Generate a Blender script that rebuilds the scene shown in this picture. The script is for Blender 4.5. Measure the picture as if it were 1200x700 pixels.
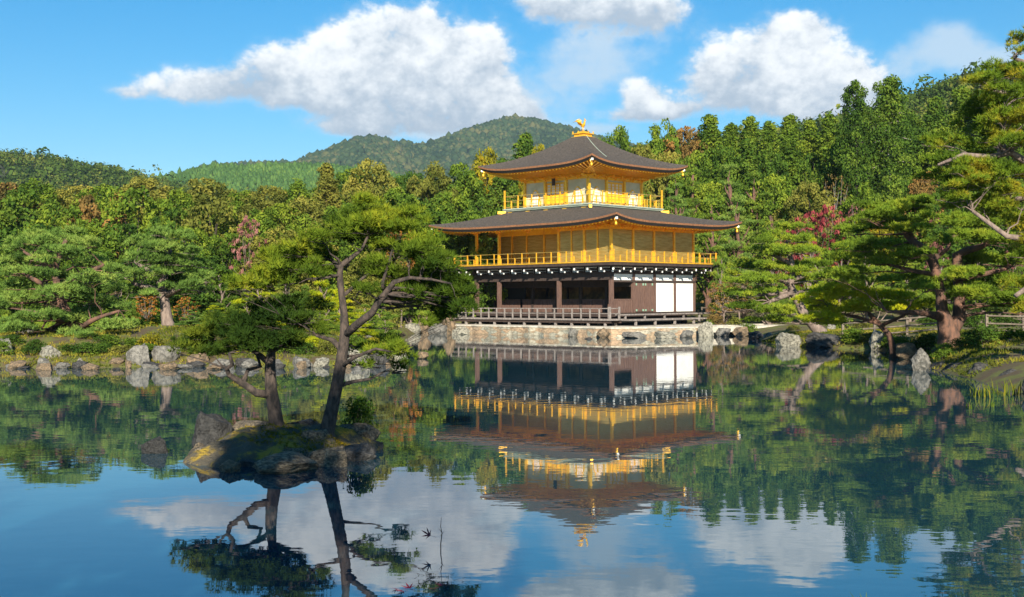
import bpy, math, random
import numpy as np
from mathutils import Vector, noise as mnoise
C = bpy.context.scene
for o in list(bpy.data.objects): bpy.data.objects.remove(o)
R = math.radians
# ------------------------------------------------------------------ camera, sky, sun, exposure
F = 1420.0                    # focal length in photograph pixels (1200 wide)
EYE = 2.25
cam = bpy.data.objects.new('camera', bpy.data.cameras.new('camera'))
C.collection.objects.link(cam); C.camera = cam
cam.data.sensor_width = 36; cam.data.lens = 36 * F / 1200
cam.data.clip_start = 0.1; cam.data.clip_end = 9000
cam.location = (0, 0, EYE)
cam.rotation_mode = 'QUATERNION'
from mathutils import Matrix
cam.rotation_quaternion = (Matrix.Rotation(R(90), 3, 'X') @ Matrix.Rotation(R(-0.3), 3, 'Z')).to_quaternion()
SUN_EL, SUN_LEFT = 25.5, -3.0
C.view_settings.view_transform = 'Standard'; C.view_settings.look = 'None'
C.view_settings.gamma = 1; C.view_settings.use_curve_mapping = False
C.view_settings.exposure = 1.06
C.cycles.max_bounces = 7; C.cycles.diffuse_bounces = 3; C.cycles.glossy_bounces = 3
C.cycles.transmission_bounces = 3; C.cycles.transparent_max_bounces = 4; C.cycles.volume_bounces = 0
C.cycles.sample_clamp_indirect = 6; C.cycles.blur_glossy = 1.0; C.cycles.caustics_reflective = True
C.cycles.use_denoising = True

def nt_new(nt, t, **kw):
    n = nt.nodes.new(t)
    for k, v in kw.items(): setattr(n, k, v)
    return n
def vmath(nt, op, a, b=None, c=None):
    n = nt_new(nt, 'ShaderNodeMath', operation=op)
    for i, v in enumerate((a, b, c)):
        if v is None: continue
        if isinstance(v, (int, float)): n.inputs[i].default_value = v
        else: nt.links.new(v, n.inputs[i])
    return n.outputs[0]
def smooth(nt, v, lo, hi, a=0.0, b=1.0):
    n = nt_new(nt, 'ShaderNodeMapRange', interpolation_type='SMOOTHSTEP')
    nt.links.new(v, n.inputs[0])
    for i, x in zip((1, 2, 3, 4), (lo, hi, a, b)): n.inputs[i].default_value = x
    return n.outputs[0]

w = bpy.data.worlds.new('World'); C.world = w; w.use_nodes = True
wt = w.node_tree; wt.nodes.clear()
sky = nt_new(wt, 'ShaderNodeTexSky', sky_type='NISHITA')
sky.sun_disc = False; sky.sun_elevation = R(SUN_EL); sky.sun_rotation = R(180 + SUN_LEFT)
sky.air_density = 1.0; sky.dust_density = 0.0; sky.ozone_density = 4.0
hsv = nt_new(wt, 'ShaderNodeHueSaturation'); hsv.inputs['Saturation'].default_value = 1.38; hsv.inputs['Hue'].default_value = .492; hsv.inputs['Value'].default_value = .74; wt.links.new(sky.outputs[0], hsv.inputs['Color'])
tc = nt_new(wt, 'ShaderNodeTexCoord')
sep = nt_new(wt, 'ShaderNodeSeparateXYZ'); wt.links.new(tc.outputs['Generated'], sep.inputs[0])
U = vmath(wt, 'ARCTAN2', sep.outputs[0], sep.outputs[1])
V = vmath(wt, 'ARCSINE', sep.outputs[2])
def cloud_noise(scale, detail, rough, off=0.0, dist=0.0):
    mp = nt_new(wt, 'ShaderNodeMapping'); wt.links.new(tc.outputs['Generated'], mp.inputs[0])
    mp.inputs['Location'].default_value = (off, off * .7, 0); mp.inputs['Scale'].default_value = (1, 1, 1.35)
    n = nt_new(wt, 'ShaderNodeTexNoise'); wt.links.new(mp.outputs[0], n.inputs['Vector'])
    n.inputs['Scale'].default_value = scale; n.inputs['Detail'].default_value = detail
    n.inputs['Roughness'].default_value = rough; n.inputs['Distortion'].default_value = dist
    return n.outputs['Fac']
n1 = cloud_noise(17, 9, .58); n2 = cloud_noise(48, 6, .6, 3.1); n3 = cloud_noise(9, 4, .5, 7.7)
# cumulus masses: direction of the centre, half width, half height (in the photograph's pixels), strength
CL = [(470,78,95,52,1),(425,46,48,36,1),(486,26,42,26,1),(545,85,62,46,1),(590,124,46,26,1),(500,134,100,26,1),
      (395,98,74,40,1),(325,82,52,32,1),(270,96,56,26,.82),(205,99,66,24,.58),(148,105,40,10,.42),(430,152,60,12,.8),(560,55,32,28,.9),
      (700,0,86,44,1),(640,-6,40,24,.9),(765,10,44,26,.9),
      (905,70,72,44,1),(935,34,42,24,1),(850,86,50,34,1),(985,94,52,40,1),(925,114,96,30,1),(1015,116,32,22,.8),
      (752,110,28,20,1),(792,130,42,12,.95),(742,136,50,12,.9),(620,136,26,14,.8),
      (-200,60,180,50,.9),(1500,40,220,60,.9),(650,-330,300,90,.8)]
CL2 = [(1108,54,50,30,.95),(1170,76,60,20,.9),(1060,88,50,30,.6),(690,62,70,44,.8),(415,178,40,9,1),(520,158,80,12,.9),(710,152,50,9,.9),
      (310,190,40,6,.6),(560,120,120,50,.5),(860,60,160,70,.4),(640,120,60,40,.6)]
n4 = cloud_noise(120, 4, .6, 1.7)
def blobs(lst):
    dens = None; hs = None
    for (px, py, a, b, s) in lst:
        u0 = math.atan2(px - 600, F); v0 = math.atan2(350 - py, math.hypot(F, px - 600))
        k = math.cos(u0); a_ = a / F * k * k; b_ = b / F * k
        du = vmath(wt, 'MULTIPLY', vmath(wt, 'SUBTRACT', U, u0), 1 / a_)
        dv = vmath(wt, 'MULTIPLY', vmath(wt, 'SUBTRACT', V, v0), 1 / b_)
        d2 = vmath(wt, 'MULTIPLY_ADD', du, du, vmath(wt, 'MULTIPLY', dv, dv))
        m = vmath(wt, 'MULTIPLY', vmath(wt, 'EXPONENT', vmath(wt, 'MULTIPLY', d2, -1.15)), s)
        dens = m if dens is None else vmath(wt, 'ADD', dens, m)
        h = vmath(wt, 'MULTIPLY', m, vmath(wt, 'MAXIMUM', vmath(wt, 'MINIMUM', dv, 1.2), -1.2))
        hs = h if hs is None else vmath(wt, 'ADD', hs, h)
    return dens, hs
def rough_edge(dens, k1, k2, k4):
    dn = vmath(wt, 'MULTIPLY_ADD', vmath(wt, 'SUBTRACT', n1, .5), k1, dens)
    dn = vmath(wt, 'MULTIPLY_ADD', vmath(wt, 'SUBTRACT', n2, .5), k2, dn)
    return vmath(wt, 'MULTIPLY_ADD', vmath(wt, 'SUBTRACT', n4, .5), k4, dn)
dens, hs = blobs(CL)
cap = vmath(wt, 'MINIMUM', dens, 1.1)
dn = rough_edge(cap, 1.9, 1.25, .55)
mask = vmath(wt, 'MULTIPLY', smooth(wt, dn, .40, .92), smooth(wt, dens, .12, .45))
veil = vmath(wt, 'MULTIPLY', smooth(wt, dn, .12, .7), smooth(wt, dens, .08, .6))
d2_, _h = blobs(CL2)
wisp = vmath(wt, 'MULTIPLY', smooth(wt, rough_edge(d2_, 1.5, .7, .2), .25, 1.0), smooth(wt, d2_, .1, .6))
rel = vmath(wt, 'DIVIDE', hs, vmath(wt, 'MAXIMUM', dens, .15))
lit = vmath(wt, 'MULTIPLY_ADD', vmath(wt, 'SUBTRACT', n2, .5), 2.4, rel)
lit = vmath(wt, 'MULTIPLY_ADD', vmath(wt, 'SUBTRACT', n1, .5), 2.6, lit)
lit = vmath(wt, 'MULTIPLY_ADD', vmath(wt, 'SUBTRACT', n4, .5), 1.0, lit)
lit = vmath(wt, 'MULTIPLY_ADD', vmath(wt, 'SUBTRACT', n3, .5), 1.2, lit)
lf = smooth(wt, lit, -.85, 1.05)
cc = nt_new(wt, 'ShaderNodeMixRGB'); wt.links.new(lf, cc.inputs[0])
cc.inputs[1].default_value = (2.75, 3.3, 3.95, 1); cc.inputs[2].default_value = (6.5, 6.6, 6.6, 1)
m0 = nt_new(wt, 'ShaderNodeMixRGB'); wt.links.new(vmath(wt, 'MINIMUM', vmath(wt, 'ADD', vmath(wt, 'MULTIPLY', wisp, .75), vmath(wt, 'MULTIPLY', veil, .38)), .8), m0.inputs[0])
wt.links.new(hsv.outputs[0], m0.inputs[1]); m0.inputs[2].default_value = (3.9, 4.7, 5.4, 1)
mx = nt_new(wt, 'ShaderNodeMixRGB'); wt.links.new(vmath(wt, 'MULTIPLY', mask, .97), mx.inputs[0]); wt.links.new(m0.outputs[0], mx.inputs[1]); wt.links.new(cc.outputs[0], mx.inputs[2])
bg = nt_new(wt, 'ShaderNodeBackground'); bg.inputs[1].default_value = 0.088
wt.links.new(mx.outputs[0], bg.inputs[0])
wo = nt_new(wt, 'ShaderNodeOutputWorld'); wt.links.new(bg.outputs[0], wo.inputs[0])

sl = bpy.data.lights.new('sun', 'SUN'); sl.energy = 5.0; sl.angle = R(0.5); sl.color = (1, .92, .76)
sun = bpy.data.objects.new('sun', sl); C.collection.objects.link(sun)
SD = Vector((-math.sin(R(SUN_LEFT)) * math.cos(R(SUN_EL)), -math.cos(R(SUN_LEFT)) * math.cos(R(SUN_EL)), math.sin(R(SUN_EL))))
sun.rotation_euler = SD.to_track_quat('Z', 'Y').to_euler(); sun.location = SD * 60

# ------------------------------------------------------------------ materials
def mat(name, rgb=(.5,.5,.5), rough=.7, metal=0.0, var=0.0, scale=3.0, rgb2=None, bump=0.0, bscale=None, stretch=(1,1,1), spec=None, detail=6, lo=.35, hi=.65):
    m = bpy.data.materials.new(name); m.use_nodes = True; nt = m.node_tree
    p = nt.nodes['Principled BSDF']
    p.inputs['Roughness'].default_value = rough; p.inputs['Metallic'].default_value = metal
    if spec is not None: p.inputs['Specular IOR Level'].default_value = spec
    p.inputs['Base Color'].default_value = (*rgb, 1)
    t = nt_new(nt, 'ShaderNodeTexCoord'); mp = nt_new(nt, 'ShaderNodeMapping'); nt.links.new(t.outputs['Object'], mp.inputs[0])
    mp.inputs['Scale'].default_value = stretch
    if rgb2 is not None or var:
        if rgb2 is None: rgb2 = tuple(min(1, c * (1 - var)) for c in rgb)
        n = nt_new(nt, 'ShaderNodeTexNoise'); nt.links.new(mp.outputs[0], n.inputs['Vector'])
        n.inputs['Scale'].default_value = scale; n.inputs['Detail'].default_value = detail; n.inputs['Roughness'].default_value = .65
        f = smooth(nt, n.outputs['Fac'], lo, hi)
        x = nt_new(nt, 'ShaderNodeMixRGB'); nt.links.new(f, x.inputs[0])
        x.inputs[1].default_value = (*rgb2, 1); x.inputs[2].default_value = (*rgb, 1)
        nt.links.new(x.outputs[0], p.inputs['Base Color'])
    if bump:
        n = nt_new(nt, 'ShaderNodeTexNoise'); nt.links.new(mp.outputs[0], n.inputs['Vector'])
        n.inputs['Scale'].default_value = bscale or scale * 3; n.inputs['Detail'].default_value = 8
        b = nt_new(nt, 'ShaderNodeBump'); b.inputs['Strength'].default_value = 1; b.inputs['Distance'].default_value = bump
        hgt = n.outputs['Fac']
        if 'stone' in name and 'masonry' not in name:
            vo = nt_new(nt, 'ShaderNodeTexVoronoi', feature='DISTANCE_TO_EDGE'); vo.inputs['Scale'].default_value = 2.3
            dm = nt_new(nt, 'ShaderNodeMixRGB'); dm.inputs[0].default_value = .42; nt.links.new(mp.outputs[0], dm.inputs[1]); nt.links.new(n.outputs['Color'], dm.inputs[2]); nt.links.new(dm.outputs[0], vo.inputs['Vector'])
            hgt = vmath(nt, 'ADD', hgt, smooth(nt, vo.outputs['Distance'], 0, .03, -.32, 0))
        nt.links.new(hgt, b.inputs['Height']); nt.links.new(b.outputs[0], p.inputs['Normal'])
    return m

def leafmat(name, a, b, c, trans=.3, nscale=.6, nmix=.5, objvar=.25):
    """a dark, b main, c light/turning colour; chosen by a per-leaf tint and a slow patchiness of the crown"""
    m = bpy.data.materials.new(name); m.use_nodes = True; nt = m.node_tree; nt.nodes.clear()
    at = nt_new(nt, 'ShaderNodeAttribute', attribute_name='tint')
    t = nt_new(nt, 'ShaderNodeTexCoord'); n = nt_new(nt, 'ShaderNodeTexNoise'); nt.links.new(t.outputs['Object'], n.inputs['Vector'])
    n.inputs['Scale'].default_value = nscale; n.inputs['Detail'].default_value = 3
    s = smooth(nt, n.outputs['Fac'], .3, .7)
    f = vmath(nt, 'ADD', vmath(nt, 'MULTIPLY', at.outputs['Fac'], 1 - nmix), vmath(nt, 'MULTIPLY', s, nmix))
    oi = nt_new(nt, 'ShaderNodeObjectInfo')
    f = vmath(nt, 'ADD', f, vmath(nt, 'MULTIPLY', vmath(nt, 'SUBTRACT', oi.outputs['Random'], .5), objvar))
    r = nt_new(nt, 'ShaderNodeValToRGB'); nt.links.new(f, r.inputs[0])
    e = r.color_ramp.elements; e[0].position = .12; e[0].color = (*a, 1); e[1].position = .9; e[1].color = (*c, 1)
    k = e.new(.5); k.color = (*b, 1)
    d = nt_new(nt, 'ShaderNodeBsdfDiffuse'); tr = nt_new(nt, 'ShaderNodeBsdfTranslucent'); mxs = nt_new(nt, 'ShaderNodeMixShader')
    nt.links.new(r.outputs[0], d.inputs[0]); nt.links.new(r.outputs[0], tr.inputs[0]); mxs.inputs[0].default_value = trans
    nt.links.new(d.outputs[0], mxs.inputs[1]); nt.links.new(tr.outputs[0], mxs.inputs[2])
    o = nt_new(nt, 'ShaderNodeOutputMaterial'); nt.links.new(mxs.outputs[0], o.inputs[0])
    return m

M = {}
M['gold'] = mat('gold_leaf', (1.0,.57,.045), .34, .45, rgb2=(.88,.44,.03), scale=5)
M['goldwall'] = mat('gold_wall', (.56,.40,.13), .3, .5, rgb2=(.42,.27,.06), scale=1.4, stretch=(1,1,7))
M['goldsoft'] = mat('gold_boards', (1.0,.57,.03), .5, .12, rgb2=(.92,.46,.02), scale=3)
M['palewall'] = mat('sky_paled_gilt', (.60,.57,.42), .45, .1, rgb2=(.50,.46,.30), scale=1.5)  # gold leaf greyed: the sky's reflection is put into the wall colour
M['bluegrey'] = mat('blue_grey_board', (.40,.45,.36), .4, .1, var=.3, scale=3, stretch=(1,1,4))  # plain blue-grey tone with streaky variation, top balcony boards and conductor strip
M['bark_roof'] = mat('shingle_bark', (.145,.122,.103), .95, rgb2=(.045,.038,.034), scale=8, bump=.05, bscale=16, lo=.3, hi=.72, spec=.15, stretch=(1,1,4))
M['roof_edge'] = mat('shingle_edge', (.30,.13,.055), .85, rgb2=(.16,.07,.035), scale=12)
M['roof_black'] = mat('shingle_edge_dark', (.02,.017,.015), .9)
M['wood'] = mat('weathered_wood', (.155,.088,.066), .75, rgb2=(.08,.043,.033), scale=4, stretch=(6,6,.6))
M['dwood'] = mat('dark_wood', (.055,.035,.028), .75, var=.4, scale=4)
M['gwood'] = mat('grey_deck_wood', (.27,.235,.215), .8, rgb2=(.14,.12,.11), scale=6, stretch=(1,1,.5))
M['white'] = mat('white_plaster', (.80,.80,.77), .8, var=.14, scale=1.6)
M['whitetip'] = mat('white_beam_end', (.82,.82,.80), .6)
M['friezewall'] = mat('grey_frieze', (.85,.85,.83), .7, var=.2, scale=4)
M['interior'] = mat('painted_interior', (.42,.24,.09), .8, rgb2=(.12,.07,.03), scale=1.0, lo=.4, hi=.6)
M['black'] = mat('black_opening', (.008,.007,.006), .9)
M['greenbronze'] = mat('green_bronze', (.22,.36,.26), .6)
M['paper'] = mat('window_paper', (.80,.74,.76), .7)
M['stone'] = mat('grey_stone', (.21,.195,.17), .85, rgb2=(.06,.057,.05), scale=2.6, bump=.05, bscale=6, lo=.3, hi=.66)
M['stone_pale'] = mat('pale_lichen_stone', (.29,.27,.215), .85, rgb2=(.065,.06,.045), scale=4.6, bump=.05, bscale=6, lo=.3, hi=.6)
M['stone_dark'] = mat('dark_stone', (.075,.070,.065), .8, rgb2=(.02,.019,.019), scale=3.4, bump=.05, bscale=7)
M['stone_warm'] = mat('brown_stone', (.25,.17,.10), .85, rgb2=(.09,.07,.045), scale=3.0, bump=.05, bscale=6)
M['stone_isle'] = mat('mottled_islet_stone', (.40,.31,.20), .85, rgb2=(.05,.042,.032), scale=7, bump=.06, bscale=14, lo=.32, hi=.78, detail=10)
M['stone_black'] = mat('black_stone', (.04,.038,.036), .75, rgb2=(.012,.012,.012), scale=4, bump=.05, bscale=8)
M['bark'] = mat('dark_pine_bark', (.085,.062,.05), .95, rgb2=(.025,.02,.018), scale=14, bump=.03, bscale=28, stretch=(1,1,.45))
M['bark_pale'] = mat('grey_pink_bark', (.24,.18,.15), .95, rgb2=(.13,.095,.08), scale=8, bump=.03, bscale=16, stretch=(1,1,.4))
M['bark_red'] = mat('red_pine_bark', (.17,.085,.055), .95, rgb2=(.07,.042,.032), scale=6, bump=.03, bscale=12, stretch=(1,1,.4))
M['bark_white'] = mat('pale_cedar_bark', (.46,.42,.38), .95, rgb2=(.2,.17,.15), scale=5, stretch=(1,1,.3))
M['bamboo'] = mat('weathered_rail_wood', (.20,.16,.12), .8, rgb2=(.10,.08,.06), scale=5)
LM = {
 'needle_mid':  leafmat('needles_mid', (.06,.105,.018), (.16,.25,.035), (.33,.38,.05), .3, .9),
 'needle_dark': leafmat('needles_dark', (.012,.030,.010), (.035,.075,.016), (.09,.13,.02), .25, .9),
 'needle_fresh': leafmat('needles_fresh', (.08,.14,.018), (.21,.30,.03), (.42,.44,.04), .35, .8),
 'needle_deep': leafmat('needles_deep', (.015,.038,.010), (.05,.09,.014), (.17,.20,.02), .3, .7, .6),
 'needle_isle': leafmat('needles_isle', (.045,.085,.012), (.15,.215,.02), (.46,.43,.03), .35, .7, .6),
 'needle_lime': leafmat('needles_lime', (.14,.21,.014), (.38,.44,.02), (.60,.55,.025), .35, .8),
 'needle_gold': leafmat('needles_gold', (.05,.10,.014), (.17,.25,.022), (.42,.34,.03), .35, .9),
 'needle_blue': leafmat('needles_blue', (.06,.115,.025), (.17,.275,.055), (.32,.39,.08), .3, .9),
 'leaf_dark':   leafmat('leaves_dark', (.022,.05,.012), (.072,.135,.02), (.17,.23,.03), .3, .35),
 'leaf_mid':    leafmat('leaves_mid', (.04,.08,.014), (.125,.20,.024), (.28,.33,.035), .35, .35),
 'leaf_olive':  leafmat('leaves_olive', (.07,.09,.018), (.20,.205,.04), (.36,.31,.06), .35, .35),
 'leaf_gold':   leafmat('leaves_gold', (.10,.11,.015), (.30,.27,.022), (.62,.32,.02), .35, .45),
 'leaf_brown':  leafmat('leaves_brown', (.08,.07,.025), (.21,.14,.045), (.38,.20,.06), .3, .35),
 'leaf_orange': leafmat('leaves_orange', (.14,.06,.018), (.34,.14,.03), (.50,.24,.05), .3, .6),
 'leaf_red':    leafmat('leaves_red', (.13,.025,.03), (.30,.055,.065), (.42,.11,.10), .35, .6),
 'leaf_pink':   leafmat('leaves_pink', (.14,.055,.05), (.27,.11,.10), (.38,.18,.16), .3, .6),
 'far_mix':     leafmat('far_wood', (.016,.032,.012), (.04,.066,.024), (.10,.095,.035), .0, .02, .25, 0),
 'far_plant':   leafmat('far_plantation', (.035,.075,.02), (.06,.12,.03), (.10,.165,.035), .0, .02, .35, 0),
 'far_olive':   leafmat('near_hill_wood', (.025,.05,.012), (.08,.13,.024), (.20,.20,.04), .25, .02, .3, 0),
}
# ------------------------------------------------------------------ mesh helpers
def link(o, parent=None):
    C.collection.objects.link(o)
    if parent is not None: o.parent = parent
    return o
class MB:
    def __init__(s): s.v = []; s.f = []; s.mi = []; s.cur = 0
    def box(s, x0, y0, z0, x1, y1, z1):
        if x0 > x1: x0, x1 = x1, x0
        if y0 > y1: y0, y1 = y1, y0
        if z0 > z1: z0, z1 = z1, z0
        b = len(s.v)
        s.v += [(x0,y0,z0),(x1,y0,z0),(x1,y1,z0),(x0,y1,z0),(x0,y0,z1),(x1,y0,z1),(x1,y1,z1),(x0,y1,z1)]
        s.f += [tuple(b+i for i in q) for q in ((0,3,2,1),(4,5,6,7),(0,1,5,4),(1,2,6,5),(2,3,7,6),(3,0,4,7))]
        s.mi += [s.cur]*6; return s
    def beam(s, p0, p1, wd, ht):
        p0 = Vector(p0); p1 = Vector(p1); d = (p1-p0).normalized()
        side = d.cross(Vector((0,0,1)))
        side = Vector((1,0,0)) if side.length < 1e-4 else side.normalized()
        up = side.cross(d); b = len(s.v)
        for p in (p0, p1):
            for a, c in ((-1,-1),(1,-1),(1,1),(-1,1)): s.v.append(tuple(p + side*a*wd/2 + up*c*ht/2))
        s.f += [tuple(b+i for i in q) for q in ((0,1,2,3),(7,6,5,4),(0,4,5,1),(1,5,6,2),(2,6,7,3),(3,7,4,0))]
        s.mi += [s.cur]*6; return s
    def tube(s, pts, rad, n=8, cap=True):
        pts = [Vector(p) for p in pts]; b0 = len(s.v); ref = Vector((.3,.9,.1))
        for i, p in enumerate(pts):
            d = (pts[min(i+1,len(pts)-1)] - pts[max(i-1,0)]).normalized()
            a = d.cross(ref)
            if a.length < .1: a = d.cross(Vector((1,0,0)))
            a.normalize(); c = d.cross(a)
            for k in range(n):
                t = 2*math.pi*k/n
                s.v.append(tuple(p + (a*math.cos(t)+c*math.sin(t))*rad[i]))
        for i in range(len(pts)-1):
            for k in range(n):
                q = b0+i*n+k; r = b0+i*n+(k+1)%n
                s.f.append((q, r, r+n, q+n)); s.mi.append(s.cur)
        if cap:
            s.f.append(tuple(b0+k for k in range(n))[::-1]); s.f.append(tuple(b0+(len(pts)-1)*n+k for k in range(n))); s.mi += [s.cur]*2
        return s
    def prism(s, poly, z0, z1):
        b = len(s.v); n = len(poly)
        s.v += [(x,y,z0) for x,y in poly] + [(x,y,z1) for x,y in poly]
        s.f += [tuple(range(b+n-1, b-1, -1)), tuple(range(b+n, b+2*n))] + [(b+i, b+(i+1)%n, b+n+(i+1)%n, b+n+i) for i in range(n)]
        s.mi += [s.cur]*(n+2); return s
    def lathe(s, prof, cx=0, cy=0, n=12):
        b = len(s.v)
        for (r, z) in prof:
            for k in range(n):
                t = 2*math.pi*k/n; s.v.append((cx+r*math.cos(t), cy+r*math.sin(t), z))
        for i in range(len(prof)-1):
            for k in range(n):
                q = b+i*n+k; r_ = b+i*n+(k+1)%n; s.f.append((q, r_, r_+n, q+n)); s.mi.append(s.cur)
        s.f.append(tuple(b+k for k in range(n))[::-1]); s.f.append(tuple(b+(len(prof)-1)*n+k for k in range(n))); s.mi += [s.cur]*2
        return s
    def build(s, name, m, parent=None, sm=False, bevel=0):
        me = bpy.data.meshes.new(name); me.from_pydata(s.v, [], s.f)
        for k in (m if isinstance(m, (list, tuple)) else [m]): me.materials.append(k)
        if isinstance(m, (list, tuple)): me.polygons.foreach_set('material_index', s.mi)
        if sm: me.polygons.foreach_set('use_smooth', [True]*len(me.polygons))
        me.update(); o = bpy.data.objects.new(name, me); link(o, parent)
        if bevel:
            bv = o.modifiers.new('bevel', 'BEVEL'); bv.width = bevel; bv.segments = 1; bv.limit_method = 'ANGLE'
        return o
def npmesh(name, V, Fc, m, tint=None, smoothed=False):
    """V (n,3), Fc (m,k) arrays"""
    me = bpy.data.meshes.new(name); k = Fc.shape[1]
    me.vertices.add(len(V)); me.vertices.foreach_set('co', np.ascontiguousarray(V, dtype=np.float32).ravel())
    me.loops.add(Fc.size); me.loops.foreach_set('vertex_index', Fc.astype(np.int32).ravel())
    me.polygons.add(len(Fc)); me.polygons.foreach_set('loop_start', np.arange(0, Fc.size, k, dtype=np.int32))
    me.polygons.foreach_set('loop_total', np.full(len(Fc), k, dtype=np.int32))
    if smoothed: me.polygons.foreach_set('use_smooth', [True]*len(Fc))
    me.update(calc_edges=True)
    if tint is not None:
        a = me.attributes.new('tint', 'FLOAT', 'FACE'); a.data.foreach_set('value', tint.astype(np.float32))
    me.materials.append(m); return me
def tag(o, label=None, cat=None, group=None, kind=None):
    if label: o['label'] = label
    if cat: o['category'] = cat
    if group: o['group'] = group
    if kind: o['kind'] = kind
    return o
def empty(name, loc=(0,0,0), rz=0):
    o = bpy.data.objects.new(name, None); link(o); o.location = loc; o.rotation_euler = (0,0,rz); o.empty_display_size = .3; return o
def copy_tree(o, parent=None):
    c = o.copy(); C.collection.objects.link(c); c.parent = parent
    for ch in list(o.children): copy_tree(ch, c)
    return c
def at(px, py, Y):            # the point seen at photograph pixel (px, py) at distance Y
    return Vector(((px-600)/F*Y, Y, EYE + (350-py)/F*Y))

# ------------------------------------------------------------------ ground and pond
POND = np.array([(-30,3.2),(-12,3.6),(0,4.6),(9,4),(12,10),(11.9,20),(11.5,27.5),(12.6,34),(12.9,37.5),(15.2,46),(15.6,50.5),(13.6,53.6),
  (12.3,56),(12.4,60),(13.6,68),(13.2,74),(11,74),(5.8,72),(-2,80),(-4,84),(-6.6,80),(-7.2,71),(-5.8,60),(-4.4,50),(-3.9,45.5),(-4.8,41.6),
  (-8.4,40.6),(-11.7,41.6),(-14.6,40.3),(-17.3,41.2),(-24,40),(-34,36),(-38,20),(-36,6)])
def pond_dist(X, Y):          # >0 outside the water
    X = np.asarray(X, float); Y = np.asarray(Y, float)
    d = np.full(X.shape, 1e9); ins = np.zeros(X.shape, bool)
    n = len(POND)
    for i in range(n):
        x0, y0 = POND[i]; x1, y1 = POND[(i+1) % n]
        ex, ey = x1-x0, y1-y0; L = ex*ex+ey*ey
        t = np.clip(((X-x0)*ex+(Y-y0)*ey)/L, 0, 1)
        d = np.minimum(d, np.hypot(X-x0-t*ex, Y-y0-t*ey))
        c = ((y0 > Y) != (y1 > Y)) & (X < (x1-x0)*(Y-y0)/((y1-y0) if y1 != y0 else 1e-9)+x0)
        ins ^= c
    return np.where(ins, -d, d)
def sstep(x, a, b):
    t = np.clip((x-a)/(b-a), 0, 1); return t*t*(3-2*t)
def gz(X, Y):
    X = np.asarray(X, float); Y = np.asarray(Y, float); d = pond_dist(X, Y)
    z = np.where(d < 0, np.maximum(d*.7, -1.3), np.minimum(d*.35, .42) + .12*sstep(d, 1, 6))
    o = sstep(d, 0, 2.5)
    z = z - .16*o*sstep(46-Y, 0, 2)*(X < 0)*(Y > 30) + o*(.55*np.exp(-((X+12.5)**2/45+(Y-50)**2/30)) + .3*np.exp(-((X+22)**2/80+(Y-52)**2/60)))
    z = z + o*.35*np.exp(-((X-17)**2/30+(Y-45)**2/120))
    z = z + 4.5*sstep(Y, 64, 140)*sstep(-X, -4, 14) + 11*sstep(Y, 74, 150)*sstep(X, 2, 26) + 2*sstep(Y, 88, 150)
    z = z + o*.07*np.sin(X*1.3+Y*.7)*np.cos(Y*.9-X*.4)
    return z
def g1(x, y): return float(gz(np.array([x]), np.array([y]))[0])
xs = np.concatenate([[-3400,-1500,-800,-400,-200,-120,-80], np.arange(-60,60.1,.75), [80,120,200,400,800,1500,3400]])
ys = np.concatenate([[-600,-400,-150,-70,-40], np.arange(-20,120.1,.75), [135,150,180,230,300,450,700,1200,2200,3400]])
GX, GY = np.meshgrid(xs, ys); GZ = gz(GX, GY)
V_ = np.stack([GX.ravel(), GY.ravel(), GZ.ravel()], 1); nx, ny = len(xs), len(ys)
I = (np.arange(ny-1)[:,None]*nx+np.arange(nx-1)[None,:]).ravel()
F_ = np.stack([I, I+1, I+1+nx, I+nx], 1)
def ground_mat():
    m = mat('mossy_ground', (.11,.12,.018), .95, rgb2=(.085,.058,.026), scale=1.4, bump=.04, bscale=5, lo=.42, hi=.6)
    return m
gm = npmesh('ground', V_, F_, ground_mat(), None, True)
go = bpy.data.objects.new('ground', gm); link(go); tag(go, kind='structure')

def water_mat():
    m = bpy.data.materials.new('pond_water'); m.use_nodes = True; nt = m.node_tree; p = nt.nodes['Principled BSDF']
    p.inputs['Base Color'].default_value = (.010,.044,.066,1); p.inputs['Roughness'].default_value = .012; p.inputs['IOR'].default_value = 2.0; p.inputs['Specular Tint'].default_value = (.74,.92,1,1)
    g = nt_new(nt, 'ShaderNodeNewGeometry')
    mp = nt_new(nt, 'ShaderNodeMapping'); nt.links.new(g.outputs['Position'], mp.inputs[0]); mp.inputs['Rotation'].default_value = (0,0,R(8)); mp.inputs['Scale'].default_value = (.75,1.15,1)
    a = nt_new(nt, 'ShaderNodeTexNoise'); nt.links.new(mp.outputs[0], a.inputs['Vector']); a.inputs['Scale'].default_value = 2.1; a.inputs['Detail'].default_value = 2.5; a.inputs['Roughness'].default_value = .5
    b = nt_new(nt, 'ShaderNodeTexNoise'); nt.links.new(mp.outputs[0], b.inputs['Vector']); b.inputs['Scale'].default_value = .12; b.inputs['Detail'].default_value = 2
    amp = smooth(nt, b.outputs['Fac'], .35, .65, .35, 1.0)
    h = vmath(nt, 'MULTIPLY', vmath(nt, 'SUBTRACT', a.outputs['Fac'], .5), amp)
    bu = nt_new(nt, 'ShaderNodeBump'); bu.inputs['Strength'].default_value = 1; bu.inputs['Distance'].default_value = .0022
    nt.links.new(h, bu.inputs['Height']); nt.links.new(bu.outputs[0], p.inputs['Normal'])
    return m
wx0, wx1, wy0, wy1 = -42, 22, 0.5, 88
mb = MB(); mb.v = [(wx0,wy0,0),(wx1,wy0,0),(wx1,wy1,0),(wx0,wy1,0)]; mb.f = [(0,1,2,3)]; mb.mi = [0]
wobj = mb.build('pond_water', water_mat()); tag(wobj, kind='structure')

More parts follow.
